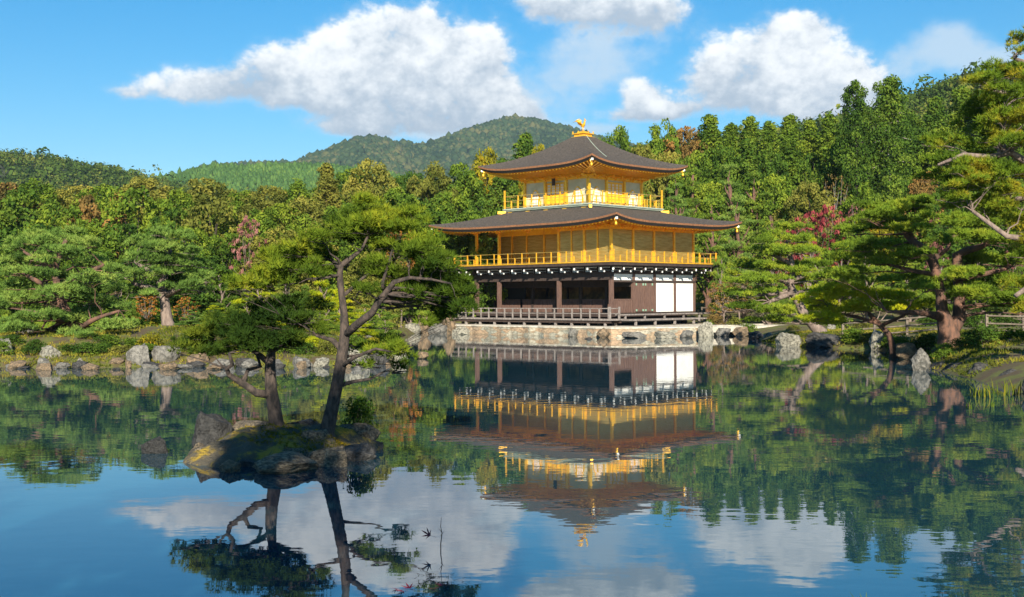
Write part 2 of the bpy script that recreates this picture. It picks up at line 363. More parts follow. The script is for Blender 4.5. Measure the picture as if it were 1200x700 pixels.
# ------------------------------------------------------------------ hills and the far woods on them
rng = np.random.default_rng(7)
def vnoise(X, Y, s, seed=0):
    X = X/s; Y = Y/s
    def h(i, j): 
        v = np.sin(i*127.1+j*311.7+seed*74.7)*43758.5453; return v-np.floor(v)
    i = np.floor(X); j = np.floor(Y); fx = X-i; fy = Y-j; fx = fx*fx*(3-2*fx); fy = fy*fy*(3-2*fy)
    return (h(i,j)*(1-fx)+h(i+1,j)*fx)*(1-fy)+(h(i,j+1)*(1-fx)+h(i+1,j+1)*fx)*fy
def hill(name, prof, Y0, front, back, step, rugged, material):
    px = np.array([p[0] for p in prof], float); py = np.array([p[1] for p in prof], float)
    XX = (px-600)/F*Y0; HH = (350-py)/F*Y0+EYE
    def hf(X, Y):
        H = np.interp(X*1.0, XX, HH, left=0, right=HH[-1])
        t = np.where(Y < Y0, sstep(Y, Y0-front, Y0), 1-.6*sstep(Y, Y0, Y0+back))
        n = (vnoise(X, Y, rugged, 3)-.5)*.45+(vnoise(X, Y, rugged*.45, 5)-.5)*.22
        return H*np.clip(t*(1+n*(1-np.abs(t)**4)), 0, 1.1)
    x = np.arange(XX[0]-40, XX[-1]+40, step); y = np.arange(Y0-front, Y0+back, step)
    A, B = np.meshgrid(x, y); Z = hf(A, B)
    nx, ny = len(x), len(y); I = (np.arange(ny-1)[:,None]*nx+np.arange(nx-1)[None,:]).ravel()
    me = npmesh(name, np.stack([A.ravel(), B.ravel(), Z.ravel()-.5], 1), np.stack([I, I+1, I+1+nx, I+nx], 1), material, None, True)
    o = bpy.data.objects.new(name, me); link(o); tag(o, kind='structure'); return hf, (x[0], x[-1], Y0-front, Y0+back*.25)
def icos(sub):
    import bmesh
    b = bmesh.new(); bmesh.ops.create_icosphere(b, subdivisions=sub, radius=1)
    v = np.array([tuple(q.co) for q in b.verts]); f = np.array([[q.index for q in p.verts] for p in b.faces]); b.free(); return v, f
IV, IF = icos(2)
def unit(v): return v/np.maximum(np.linalg.norm(v, axis=-1, keepdims=True), 1e-6)
IV1, IF1 = icos(1)
def far_wood(name, hf, ext, n, r0, r1, tall, m, conical=0.0, leafy=0):
    X = rng.uniform(ext[0], ext[1], n); Y = rng.uniform(ext[2], ext[3], n)
    Z = hf(X, Y); ok = Z > 4; X, Y, Z = X[ok], Y[ok], Z[ok]; n = len(X)
    r = rng.uniform(r0, r1, n)*(1+.5*(rng.random(n) < .08)); hgt = r*tall*rng.uniform(.8, 1.35, n)
    patch = vnoise(X, Y, (r0+r1)*7, 9); tt = rng.random(n)**1.5*.8+.3*patch
    if leafy:
        N = n*leafy; u = unit(rng.normal(size=(N,3))+np.array([0,-.2,.35])); q = rng.uniform(.55, 1.08, (N,1))
        rr = np.repeat(r, leafy)[:,None]; hh = np.repeat(hgt, leafy)[:,None]
        k = 1-conical*np.clip(u[:,2:3]*.5+.5, 0, 1)
        p = np.concatenate([u[:,:2]*rr*k*q, u[:,2:3]*hh*q], 1)+np.repeat(np.stack([X, Y, Z+hgt*.6], 1), leafy, 0)
        nr = unit(u+rng.normal(size=(N,3))*.5); t1 = unit(np.cross(nr, rng.normal(size=(N,3)))); t2 = np.cross(nr, t1)
        s = rr*.24*rng.uniform(.6, 1.3, (N,1))
        V = np.stack([p-t1*s, p-t2*s*.6, p+t1*s, p+t2*s*.6], 1).reshape(-1,3); Fq = np.arange(N*4).reshape(-1,4)
        t = np.clip(np.repeat(tt, leafy)+rng.uniform(-.12,.12,N), 0, 1)
    else:
        VV = IV1[None]*(1+rng.uniform(-.28, .28, (n, len(IV1), 1))); rad = 1-conical*np.clip(VV[:,:,2:3]*.5+.5, 0, 1)
        VV = np.concatenate([VV[:,:,:2]*rad, VV[:,:,2:3]], 2)*np.stack([r, r, hgt], 1)[:,None,:]+np.stack([X, Y, Z+hgt*.55], 1)[:,None,:]
        V = VV.reshape(-1,3); Fq = (IF1[None]+(np.arange(n)*len(IV1))[:,None,None]).reshape(-1,3)
        t = np.clip(tt[:,None]+rng.uniform(-.1,.1,(n, len(IF1))), 0, 1).ravel()
    me = npmesh(name, V, Fq, m, t); o = bpy.data.objects.new(name, me); link(o)
    tag(o, kind='stuff'); return o
fm = mat('forest_soil', (.035,.045,.02), .95, var=.4, scale=.05)
hf, e = hill('mountain', [(150,215),(250,198),(330,196),(370,194),(400,182),(430,169),(446,167),(470,174),(500,177),(520,170),(560,154),(600,144),(628,146),(660,155),(690,163),(740,178),(820,190),(1000,200)], 2300, 900, 500, 22, 260, fm)
far_wood('mountain_forest', hf, (e[0]+200, 500, 1450, 2420), 52000, 3.0, 5.6, 1.0, LM['far_mix'])
hf, e = hill('valley_hill', [(120,225),(185,214),(240,205),(262,198),(300,199),(350,200),(400,203),(460,210),(520,220),(600,230)], 1000, 420, 250, 12, 120, fm)
far_wood('plantation_forest', hf, e, 34000, 1.2, 2.0, 1.25, LM['far_plant'], .5)
hf, e = hill('wooded_ridge', [(-200,160),(-60,182),(0,187),(55,191),(100,199),(140,206),(185,216),(230,228),(300,240)], 620, 260, 160, 9, 90, fm)
far_wood('ridge_forest', hf, e, 8000, 1.8, 3.2, 1.1, LM['far_olive'], 0, 34)
hf, e = hill('wooded_hillside', [(700,210),(850,185),(950,165),(1040,139),(1090,118),(1130,108),(1170,103),(1220,92),(1300,66),(1500,40)], 360, 190, 120, 6, 60, fm)
far_wood('hillside_forest', hf, e, 8000, 1.5, 2.6, 1.1, LM['far_olive'], .1, 34)

# ------------------------------------------------------------------ foliage generators
def leaves(cl, n, size, rg, up=.35, shell=(.55,1.0)):
    """cl (k,6) centre + radii; n leaves per clump. Returns verts, quads, tint"""
    cl = np.asarray(cl, float); k = len(cl); N = k*n
    u = unit(rg.normal(size=(N,3))+np.array([0,0,up])); c = np.repeat(cl, n, 0)
    p = c[:,:3]+u*c[:,3:]*rg.uniform(shell[0], shell[1], (N,1))
    nr = unit(u*.9+rg.normal(size=(N,3))*.55+np.array([0,0,.25]))
    t1 = unit(np.cross(nr, rg.normal(size=(N,3)))); t2 = np.cross(nr, t1)
    s = size*rg.uniform(.6, 1.3, (N,1))
    V = np.stack([p-t1*s, p-t2*s*.55, p+t1*s, p+t2*s*.55], 1).reshape(-1,3)
    F = np.arange(N*4).reshape(-1,4)
    t = np.clip(np.repeat(rg.random(k), n)*.55+rg.random(N)*.45, 0, 1)
    return V, F, t
def tufts(pads, per, M_, L, wd, rg, sub=6, flat=1.0, lowcut=-.15):
    """pads (k,6): flat cushions of pine needles; every tuft is a burst of needle triangles"""
    P = []; A = []; T = []
    for (x, y, z, rx, ry, rz) in pads:
        area = rx*ry; ns = max(3, int(sub*(.6+.8*rg.random())))
        pt = rg.random()
        for j in range(ns):
            a = rg.uniform(0, 2*math.pi); q = math.sqrt(rg.random())*.72
            cx, cy = x+math.cos(a)*rx*q, y+math.sin(a)*ry*q; cz = z+rz*(.25*(1-q)+rg.uniform(-.45,.5))
            sr = rg.uniform(.30, .52); n = max(4, int(per*area*rg.uniform(.8,1.2)))
            u = unit(rg.normal(size=(n*2,3))); u = u[u[:,2] > lowcut][:n]
            p = np.array([cx,cy,cz])+u*np.array([rx*sr, ry*sr, rz*.62*flat])*rg.uniform(.55,1,(len(u),1))
            P.append(p); A.append(unit(u*np.array([.8,.8,.5])+np.array([0,0,.75])+rg.normal(size=u.shape)*.18))
            T.append(np.clip(.35*pt+.35*rg.random()+rg.uniform(0,.3,len(u)), 0, 1))
    P = np.concatenate(P); A = np.concatenate(A); T = np.concatenate(T); N = len(P)
    d = unit(A[:,None,:]*.85+unit(rg.normal(size=(N,M_,3)))*.85)
    side = unit(np.cross(d, A[:,None,:]+rg.normal(size=(N,M_,3))*.45+np.array([0,-.25,.2])))
    Ln = L*rg.uniform(.7,1.15,(N,M_,1)); b = np.repeat(P[:,None,:], M_, 1)
    V = np.stack([b+side*wd*.5, b-side*wd*.5, b+d*Ln], 2).reshape(-1,3)
    F = np.arange(N*M_*3).reshape(-1,3)
    return V, F, np.repeat(T, M_)
def crown_obj(name, data, m, parent):
    me = npmesh(name, data[0], data[1], m, data[2]); o = bpy.data.objects.new(name, me); return link(o, parent)
def wobble(p0, p1, n, amp, rg):
    p0 = np.array(p0, float); p1 = np.array(p1, float); out = []
    for i in range(n+1):
        t = i/n; q = p0*(1-t)+p1*t
        if 0 < i < n: q = q+rg.normal(size=3)*amp*np.array([1,1,.6])
        out.append(tuple(q))
    return out

def broad_tree(rg, H=10.0, W=7.5, lobes=19, leafn=52, size=.165, base=.18, dome=1.0):
    root = empty('tree'); mb = MB()
    tz = H*.5
    tr = wobble((0,0,-.6), (rg.uniform(-.5,.5), rg.uniform(-.5,.5), tz), 4, .15, rg)
    mb.tube(tr, [.30,.25,.2,.17,.12], 7); cl = []
    for i in range(lobes):
        a = i*2.399+rg.uniform(-.3,.3); f = (i+.5)/lobes
        zz = base+(1-base)*f; prof = math.sqrt(max(.05, 1-((zz-.52)/.56)**2))*dome
        rr = W*.5*prof*(.50+.28*rg.random()); R_ = W*(.15+.09*rg.random())
        c = np.array([math.cos(a)*rr, math.sin(a)*rr, H*zz*.9]); 
        if f > .9: c[:2] *= .35
        mb.tube(wobble(tr[2 if f < .5 else 3], c, 3, .12, rg), [.1,.07,.05,.02], 5, False)
        for j in range(12):
            u = unit(rg.normal(size=3)+np.array([math.cos(a)*.5, math.sin(a)*.5, .45]))
            cc = c+u*R_*np.array([1,1,.8])*.75; r_ = R_*rg.uniform(.30,.52)
            cl.append((*cc, r_, r_, r_*.75))
    cl = np.array(cl); s = H/max(cl[:,2]+cl[:,5]); cl[:,2] *= s
    mb.build('trunk', M['bark'], root, True)
    crown_obj('crown', leaves(cl, leafn, size, rg), LM['leaf_mid'], root); return root
def cedar_tree(rg, H=14.0, W=5.0, trunkm='bark_red', size=.16, low=.22, sparse=1.0, leafn=34, taper=.75, puff=1.0):
    root = empty('cedar_tree'); mb = MB()
    mb.tube(wobble((0,0,-.6), (0,0,H*.97), 6, .06, rg), list(np.linspace(.32,.04,7)), 7); cl = []
    k = int(54*sparse)
    for i in range(k):
        f = (i+.5)/k; z = H*(low+(1-low)*f); a = i*2.399+rg.uniform(-.4,.4)
        r = W*.5*((1-f)**taper*.85+.10)*rg.uniform(.65,1.12)
        mb.tube([(0,0,z), (math.cos(a)*r*.6, math.sin(a)*r*.6, z+.12), (math.cos(a)*r, math.sin(a)*r, z-.1)], [.05,.035,.015], 4, False)
        for q in (.38,.68,.95):
            for _ in range(2):
                s = (.42+.50*(1-f))*rg.uniform(.75,1.2)*(W/5.0)*puff
                cl.append((math.cos(a)*r*q+rg.normal()*.18, math.sin(a)*r*q+rg.normal()*.18, z+rg.uniform(-.3,.2), s, s, s*.75))
    mb.build('trunk', M[trunkm], root, True)
    crown_obj('crown', leaves(cl, leafn, size, rg, .2), LM['leaf_dark'], root); return root
def auto_pine(rg, H=4.6, W=4.6, levels=6, per=34, trunkm='bark_pale', bare=.28, lean=.25, name='pine_tree', Mn=7, L=.17, wd=.035):
    root = empty(name); mb = MB(); n = 6
    top = np.array([rg.uniform(-lean,lean)*H*.5, rg.uniform(-lean,lean)*H*.5, H*.93])
    tr = wobble((0,0,-.4), top, n, H*.035, rg); r0 = H*.043
    mb.tube(tr, list(np.linspace(r0, r0*.25, n+1)), 8)
    pads = []
    for i in range(levels):
        f = i/(levels-1); z = H*(bare+(1-bare)*f*.96); k = max(1, int(round(5*(1-f)+1)))
        for j in range(k):
            a = rg.uniform(0,2*math.pi) if k < 2 else (j/k*2*math.pi+i*1.1+rg.uniform(-.4,.4))
            r = W*.5*(1-f*.72)*rg.uniform(.45,.86)*(0.1 if k == 1 else 1)
            ti = min(n-1, max(0, int(z/(H*.93)*n-.6))); b = np.array(tr[ti])
            c = np.array([b[0]*.7+math.cos(a)*r, b[1]*.7+math.sin(a)*r, z+rg.uniform(-.12,.12)*H*.3])
            R_ = W*rg.uniform(.13,.20)*(1-.25*f)
            pads.append((*c, R_*1.15, R_*1.15, R_*.40))
            mb.tube(wobble(b, c-np.array([0,0,R_*.2]), 3, .08, rg), [r0*.42,r0*.3,r0*.2,r0*.08], 5, False)
            if r > W*.25:
                c2 = c*np.array([.55,.55,1])+np.array([0,0,rg.uniform(-.05,.12)]); pads.append((*c2, R_, R_, R_*.36))
    mb.build('trunk', M[trunkm], root, True)
    crown_obj('crown', tufts(pads, per, Mn, L, wd, rg), LM['needle_mid'], root); return root
def maple_tree(rg, H=5.0, W=5.0, n=60, leafn=26, size=.11, bark='bark_pale', airy=.9):
    root = empty('maple_tree'); mb = MB(); cl = []
    mb.tube([(0,0,-.4),(.05,0,H*.15),(.0,.05,H*.3)], [.13,.10,.08], 6)
    for i in range(n):
        a = i*2.399; f = (i+.5)/n; z = H*(.32+.66*f); r = W*.5*math.sqrt(max(.02, 1-((f-.35)/.68)**2))*rg.uniform(.35,1)
        c = np.array([math.cos(a)*r, math.sin(a)*r, z-r*.12])
        if i % 2 == 0: mb.tube(wobble((0,.05,H*.28), c, 3, .12, rg), [.055,.035,.02,.008], 4, False)
        s = rg.uniform(.28,.5)*airy; cl.append((*c, s*1.3, s*1.3, s*.45))
    mb.build('trunk', M[bark], root, True)
    crown_obj('crown', leaves(cl, leafn, size, rg, .1, (.1,1)), LM['leaf_red'], root); return root
def shrub_plant(rg, H=1.2, W=1.7, size=.06, leafn=32):
    root = empty('shrub'); mb = MB(); cl = []
    for i in range(46):
        u = unit(rg.normal(size=3)+np.array([0,0,.5])); u[2] = abs(u[2])
        c = u*np.array([W*.42, W*.42, H*.78])*rg.uniform(.6,1); s = rg.uniform(.12,.22)*W
        cl.append((c[0], c[1], c[2]+.05, s, s, s*.7))
        if i % 4 == 0: mb.tube([(0,0,-.2), tuple(c*.5), tuple(c)], [.03,.02,.008], 4, False)
    mb.build('stems', M['bark'], root, True)
    crown_obj('foliage', leaves(cl, leafn, size, rg), LM['leaf_mid'], root); return root

# hero pines: the trunk and every needle cushion measured off the photograph, with real depth
def hero_pine(name, Y, base, trunk, limbs, pads, m, bark='bark', seed=1, per=42, Mn=9, L=.13, wd=.02, depth=.9, rf=1.0, sub=6, extra=1, lowcut=-.15, flat=1.0, thin=1.0):
    rg = np.random.default_rng(seed)
    b = Vector(((base[0]-600)/F*Y, Y, 0)); b.z = base[1] if base[1] is not None else g1(b.x, b.y)
    root = empty(name, b); mb = MB(); px = Y/F
    def loc(x, y, dy=0):
        p = at(x, y, Y+dy); return np.array(p-b)
    # trunk: list of (x, y, width px, dy)
    tp = [loc(t[0], t[1], t[3] if len(t) > 3 else 0) for t in trunk]; tr_ = [t[2]*.5*px*rf for t in trunk]; pads = [(q[0], q[1], q[2], q[3]*1.22)+tuple(q[4:]) for q in pads]
    p0 = tp[0].copy(); p0[2] -= .35; 
    mb.tube([tuple(p0)]+[tuple(p) for p in tp], [tr_[0]*1.25]+tr_, 10)
    nodes = [(p, r) for p, r in zip(tp[1:], tr_[1:])]
    for lb in limbs:
        lp = [loc(t[0], t[1], t[3] if len(t) > 3 else 0) for t in lb]; lr = [t[2]*.5*px*rf for t in lb]
        mb.tube([tuple(p) for p in lp], lr, 8); nodes += [(p, r) for p, r in zip(lp[1:], lr[1:])]
        nodes += [((lp[i]+lp[i+1])/2, (lr[i]+lr[i+1])/2) for i in range(len(lp)-1)]
    P = []
    for q in pads:
        x, y, rx, rz = q[:4]; dy = q[4] if len(q) > 4 else None
        for e in range(extra):
            dd = (dy if dy is not None and e == 0 else rg.uniform(-1,1)*depth)
            c = loc(x+(rg.normal()*rx*.35 if e else 0), y+(rg.normal()*rz*.5 if e else 0), dd)
            P.append((*c, rx*px*(.8 if e else 1), max(rx*px*.8, .15), rz*px*(.8 if e else 1)))
            best = min(nodes, key=lambda t: np.linalg.norm(t[0]-c)+(.8 if t[0][2] > c[2]+.1 else 0))
            r = min(best[1]*.5, .022+.016*np.linalg.norm(best[0]-c))*thin
            end = c-np.array([0,0,rz*px*.3])
            mb.tube(wobble(best[0], end, 4, .045*np.linalg.norm(best[0]-c), rg), [r, r*.75, r*.55, r*.35, r*.15], 5, False)
            for _ in range(4):
                a = rg.uniform(0, 6.28); e2 = end+np.array([math.cos(a)*rx*px*.7, math.sin(a)*rx*px*.6, rz*px*.3*rg.uniform(-.5,1)])
                mb.tube([tuple(end+(best[0]-end)*.15), tuple((end+e2)/2+rg.normal(size=3)*.02), tuple(e2)], [r*.35, r*.22, r*.08], 4, False)
    mb.build('trunk', M[bark], root, True)
    crown_obj('crown', tufts(P, per, Mn, L, wd, rg, sub, flat, lowcut), LM[m], root)
    return root

# ------------------------------------------------------------------ the pavilion (local axes: x east along the south face, y north; origin under the south-east corner pillar)
PAV = (6.03, 73.5, 0.0); PRZ = R(-44)
def pav(x, y):
    c, s = math.cos(PRZ), math.sin(PRZ); return (PAV[0]+c*x-s*y, PAV[1]+s*x+c*y)
K = 2.12; LX = -5.5*K; LY = 4*K          # bays
P = empty('golden_pavilion', PAV, PRZ)
tag(P, 'three-storey pavilion with gold upper floors and dark bark roofs on a stone platform', 'pavilion')
def part(name, mb, m, sm=False, par=None, bevel=0): return mb.build(name, m, par or P, sm, bevel)
def pillar(x, y, z0, z1, w, m, name='pillar'):
    return part(name, MB().box(x-w/2, y-w/2, z0, x+w/2, y+w/2, z1), m)
# --- lower floor: sill, floor, veranda
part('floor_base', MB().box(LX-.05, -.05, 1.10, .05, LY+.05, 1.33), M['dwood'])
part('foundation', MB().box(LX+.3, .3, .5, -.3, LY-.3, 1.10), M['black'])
vd = MB()
vd.box(LX-1.3, -1.35, .90, 1.0, -.06, 1.0); vd.box(LX-1.3, -.055, .90, LX-.06, LY, 1.0)
part('veranda', vd, M['gwood'])
vb = MB(); vb.box(LX-1.2, -1.25, .74, .9, -1.10, .897); vb.box(LX-1.2, -.3, .74, .9, -.16, .897); part('veranda_beam', vb, M['dwood'])
x = LX-1.15
while x < 1.0:
    part('veranda_post', MB().box(x-.07, -1.24, .56, x+.07, -1.12, .738), M['gwood']); part('veranda_post', MB().box(x-.07, -.29, .56, x+.07, -.17, .738), M['gwood']); x += 1.33
# railing of the veranda
rl = MB()
for z, h in ((1.60,.05),(1.30,.045)):
    rl.box(LX-1.25, -1.30, z, .95, -1.25, z+h); rl.box(.90, -1.245, z, .95, -.35, z+h); rl.box(LX-1.25, -1.245, z, LX-1.20, 3.0, z+h)
rr = part('railing', rl, M['gwood'])
x = LX-1.2
while x < .95:
    part('railing_post', MB().box(x-.035, -1.315, 1.0, x+.035, -1.235, 1.60 if x < .8 else 1.72), M['gwood'], par=rr); x += .72
for y in (-1.27, -.4): part('railing_post', MB().box(.87, y-.04, 1.0, .98, y+.04, 1.72), M['gwood'], par=rr)
# east bench steps: an upper plank and a lower deck
part('east_bench', MB().box(.5, .25, 1.20, 1.15, LY+2.0, 1.27).box(.55, -.33, 1.20, 1.15, .245, 1.27), M['gwood'])
part('east_step', MB().box(.75, -.2, .88, 1.95, LY-1.2, .97), M['gwood'])
for y in (.0, 1.9, 3.9, 5.9, 7.6, 9.6):
    part('bench_leg', MB().box(.98, y, .975 if y < LY-1.3 else .62, 1.08, y+.1, 1.197), M['gwood'])
    if y < 8: part('step_post', MB().box(1.75, y, .6, 1.87, y+.12, .877), M['gwood'])
# pillars of the lower floor
for tx in (0, 2, 4.5, 5.5):
    pillar(-tx*K, 0, 1.33, 3.36, .22, M['wood'])
for ty in (1, 2, 3, 4): pillar(0, ty*K, 1.33, 3.86, .19, M['wood'])
for tx in (1, 2, 3, 4, 5.5): pillar(-tx*K, K, 1.33, 3.3, .17, M['dwood'])
for ty in (2, 3, 4): pillar(LX, ty*K, 1.33, 3.5, .18, M['wood'])
# long beams and frieze
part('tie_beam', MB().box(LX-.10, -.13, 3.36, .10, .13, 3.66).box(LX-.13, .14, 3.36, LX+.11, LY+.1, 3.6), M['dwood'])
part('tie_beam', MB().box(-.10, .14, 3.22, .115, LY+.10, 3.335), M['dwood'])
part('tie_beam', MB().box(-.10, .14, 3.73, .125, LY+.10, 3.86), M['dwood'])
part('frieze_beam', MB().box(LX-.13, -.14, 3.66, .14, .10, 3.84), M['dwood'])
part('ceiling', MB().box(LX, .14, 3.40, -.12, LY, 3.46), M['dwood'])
for i in range(11):
    x1 = -i*K/2-.09; x0 = x1-K/2+.18
    part('frieze_panel', MB().box(x0, -.03, 3.85, x1, .02, 4.16), M['friezewall'])
for i in range(8):
    y0 = i*K/2+.09; part('frieze_panel', MB().box(-.02, y0, 3.87, .03, y0+K/2-.18, 4.16), M['friezewall'])
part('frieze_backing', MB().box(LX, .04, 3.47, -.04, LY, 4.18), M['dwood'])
for i in range(4):            # white strips under the beam on the east side
    part('transom_panel', MB().box(-.03, i*K+.12, 3.345, .03, (i+1)*K-.12, 3.725), M['white'])
    if i >= 2: part('white_panel', MB().box(-.03, i*K+.11, 1.36, .035, (i+1)*K-.11, 3.215), M['white'])
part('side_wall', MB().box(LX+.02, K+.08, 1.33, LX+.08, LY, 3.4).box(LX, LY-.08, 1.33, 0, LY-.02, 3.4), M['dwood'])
# double doors in the second east bay
dr = part('door', MB().box(-.02, K+.10, 1.36, .04, 2*K-.10, 3.215), M['wood'])
for k in range(2):
    y0 = K+.14+k*.93
    part('door_leaf', MB().box(.045, y0, 1.42, .075, y0+.86, 3.16), M['wood'], par=dr)
    part('door_hinge', MB().box(.08, y0+.02, 3.02, .09, y0+.14, 3.16).box(.08, y0+.70, 3.02, .09, y0+.84, 3.16).box(.08, y0+.02, 1.42, .09, y0+.16, 1.54).box(.08, y0+.68, 1.42, .09, y0+.84, 1.54), M['greenbronze'], par=dr)
# low board walls and the dark room behind
def lowwall(x0, y0, x1, y1, n):
    m = MB()
    if y0 == y1:
        st = (x1-x0)/n
        for i in range(n): m.box(x0+i*st+.012, y0-.03-(i % 2)*.006, 1.34, x0+(i+1)*st-.012, y0+.02, 2.12)
        m.box(x0, y0-.05, 2.125, x1, y0+.03, 2.19)
    else:
        st = (y1-y0)/n
        for i in range(n): m.box(x0-.02, y0+i*st+.012, 1.34, x0+.03+(i % 2)*.006, y0+(i+1)*st-.012, 2.12)
        m.box(x0-.03, y0, 2.125, x0+.05, y1, 2.19)
    return m
for a, b in ((5.5,4.5),(4.5,3),(3,2),(2,1),(1,.06)):
    part('board_wall', lowwall(-a*K+.1, K, -b*K-.1, K, int((a-b)*9)), M['wood'])
part('board_wall', lowwall(0, .13, 0, K-.11, 9), M['wood'])
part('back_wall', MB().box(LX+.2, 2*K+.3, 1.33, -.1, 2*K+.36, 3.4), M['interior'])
for tx in (0.5, 1.6, 2.9, 3.4, 4.3): part('inner_post', MB().box(-tx*K-.06, 2*K-.1, 1.33, -tx*K+.06, 2*K+.02, 3.4), M['dwood'])
part('lintel', MB().box(LX+.1, K-.09, 2.95, -.13, K+.05, 3.06).box(LX+.1, K-.03, 3.065, -.13, K+.02, 3.39), M['dwood'])
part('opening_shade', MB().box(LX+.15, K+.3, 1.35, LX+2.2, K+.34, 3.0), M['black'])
# white-tipped bracket arms under the balcony
def arm(x, y, dx, dy):
    b = part('bracket_arm', MB().beam((x, y, 4.02), (x+dx*.82, y+dy*.82, 4.02), .10, .12).beam((x, y, 3.88), (x+dx*.5, y+dy*.5, 3.88), .09, .10), M['dwood'])
    part('arm_tip', MB().beam((x+dx*.823, y+dy*.823, 4.02), (x+dx*.84, y+dy*.84, 4.02), .11, .13).beam((x+dx*.503, y+dy*.503, 3.88), (x+dx*.52, y+dy*.52, 3.88), .10, .11), M['whitetip'], par=b)
for i in range(12): arm(LX+i*K/2, -.15, 0, -1)
for i in range(9): arm(.15, i*K/2, 1, 0)
arm(.1, -.1, .9, -.9); arm(.1, LY, .9, .9); arm(LX-.1, -.1, -.9, -.9)
# --- second floor: balcony, walls, rail
E = 1.12
part('balcony_floor', MB().box(LX-E, -E, 4.22, E, LY+E, 4.40), M['dwood'])
part('balcony_edge', MB().box(LX-E-.04, -E-.04, 4.40, E+.04, LY+E+.04, 4.455), M['gold'])
part('eave_board', MB().box(LX-E+.3, -E+.3, 4.17, E-.3, LY+E-.3, 4.215), M['dwood'])
Z2 = 6.86
for tx in (0, 1, 2, 4.5, 5.5): pillar(-tx*K, 0, 4.46, Z2, .15, M['gold'])
for tx in (.5, 1.5): pillar(-tx*K, -.01, 4.46, Z2, .09, M['gold'])
for ty in (1, 2, 3, 4): pillar(0, ty*K, 4.46, Z2, .15, M['gold'])
for tx in (2.75, 3.5, 4.25, 4.9, 5.5): pillar(-tx*K, K, 4.46, Z2, .12, M['gold'])
for ty in (2, 3, 4): pillar(LX, ty*K, 4.46, Z2, .15, M['gold'])
def slatwall(x0, y0, x1, y1, z0, z1, n, t=.02):
    m = MB(); st = (z1-z0)/n
    for i in range(n):
        o = .004*(i % 2)
        if abs(y0-y1) < 1e-6: m.box(x0, y0-t-o, z0+i*st, x1, y0+t, z0+(i+1)*st-.012)
        else: m.box(x0-t, y0, z0+i*st, x0+t+o, y1, z0+(i+1)*st-.012)
    return m
for i in range(4):
    a = -(i+1)*K/2+.06; b = -i*K/2-.06
    part('wall_panel', slatwall(a, .02, b, .02, 4.46, 6.45, 26), M['goldwall'])
    y0 = i*K+.09
    part('wall_panel', slatwall(-.02, y0, -.02, y0+K-.18, 4.46, 6.45, 26), M['goldwall'])
part('wall_core', MB().box(-2*K, .06, 4.46, -.06, LY, 6.8).box(LX+.1, K+.06, 4.46, -2*K-.01, LY, 6.8), M['goldwall'])
part('frieze', MB().box(-2*K, -.035, 6.46, .035, .05, 6.85).box(-.05, .055, 6.46, .035, LY, 6.85).box(LX, K-.05, 6.46, -2*K-.08, K+.055, 6.85), M['goldsoft'])
part('head_beam', MB().box(LX-.08, -.075, 6.72, -2*K-.08, .075, 6.87), M['goldsoft'])
for a, b in ((5.45,4.95),(4.85,4.3),(4.2,3.55),(3.45,2.8),(2.7,2.05)):
    part('wall_panel', slatwall(-a*K, K, -b*K, K, 4.46, 6.45, 20), M['goldwall'])
def railing(x0, y0, x1, y1, z0, hs_, th, step, m, post, sides, tall=None, posth=(1,)):
    """rails round a balcony; each side's rail is a part and its posts are sub-parts"""
    for (ax, ay, bx, by) in sides:
        L_ = math.hypot(bx-ax, by-ay); ux, uy = (bx-ax)/L_, (by-ay)/L_
        mb = MB()
        for h in hs_: mb.beam((ax-ux*.12, ay-uy*.12, z0+h), (bx+ux*.12, by+uy*.12, z0+h), th, th)
        r = part('railing', mb, M['goldwall']); n = int(round(L_/step))
        for i in range(n+1):
            if i in (0, n): continue
            t = i/n; hh = hs_[0] if (i % 2 == 0) else hs_[1]
            cx, cy = ax+(bx-ax)*t, ay+(by-ay)*t
            part('railing_post', MB().box(cx-post/2, cy-post/2, z0, cx+post/2, cy+post/2, z0+hh+th*.6), m, par=r)
    for (cx, cy) in ((x0,y0),(x1,y0),(x1,y1),(x0,y1)):
        part('corner_post', MB().box(cx-post*.7, cy-post*.7, z0, cx+post*.7, cy+post*.7, z0+(tall or hs_[0]+.06)), m)
x0, y0, x1, y1 = LX-E+.06, -E+.06, E-.06, LY+E-.06
railing(x0, y0, x1, y1, 4.456, (.66,.36,.05), .032, .62, M['gold'], .055, ((x0,y0,x1,y0),(x1,y0,x1,y1),(x0,y0,x0,y1),(x0,y1,x1,y1)))
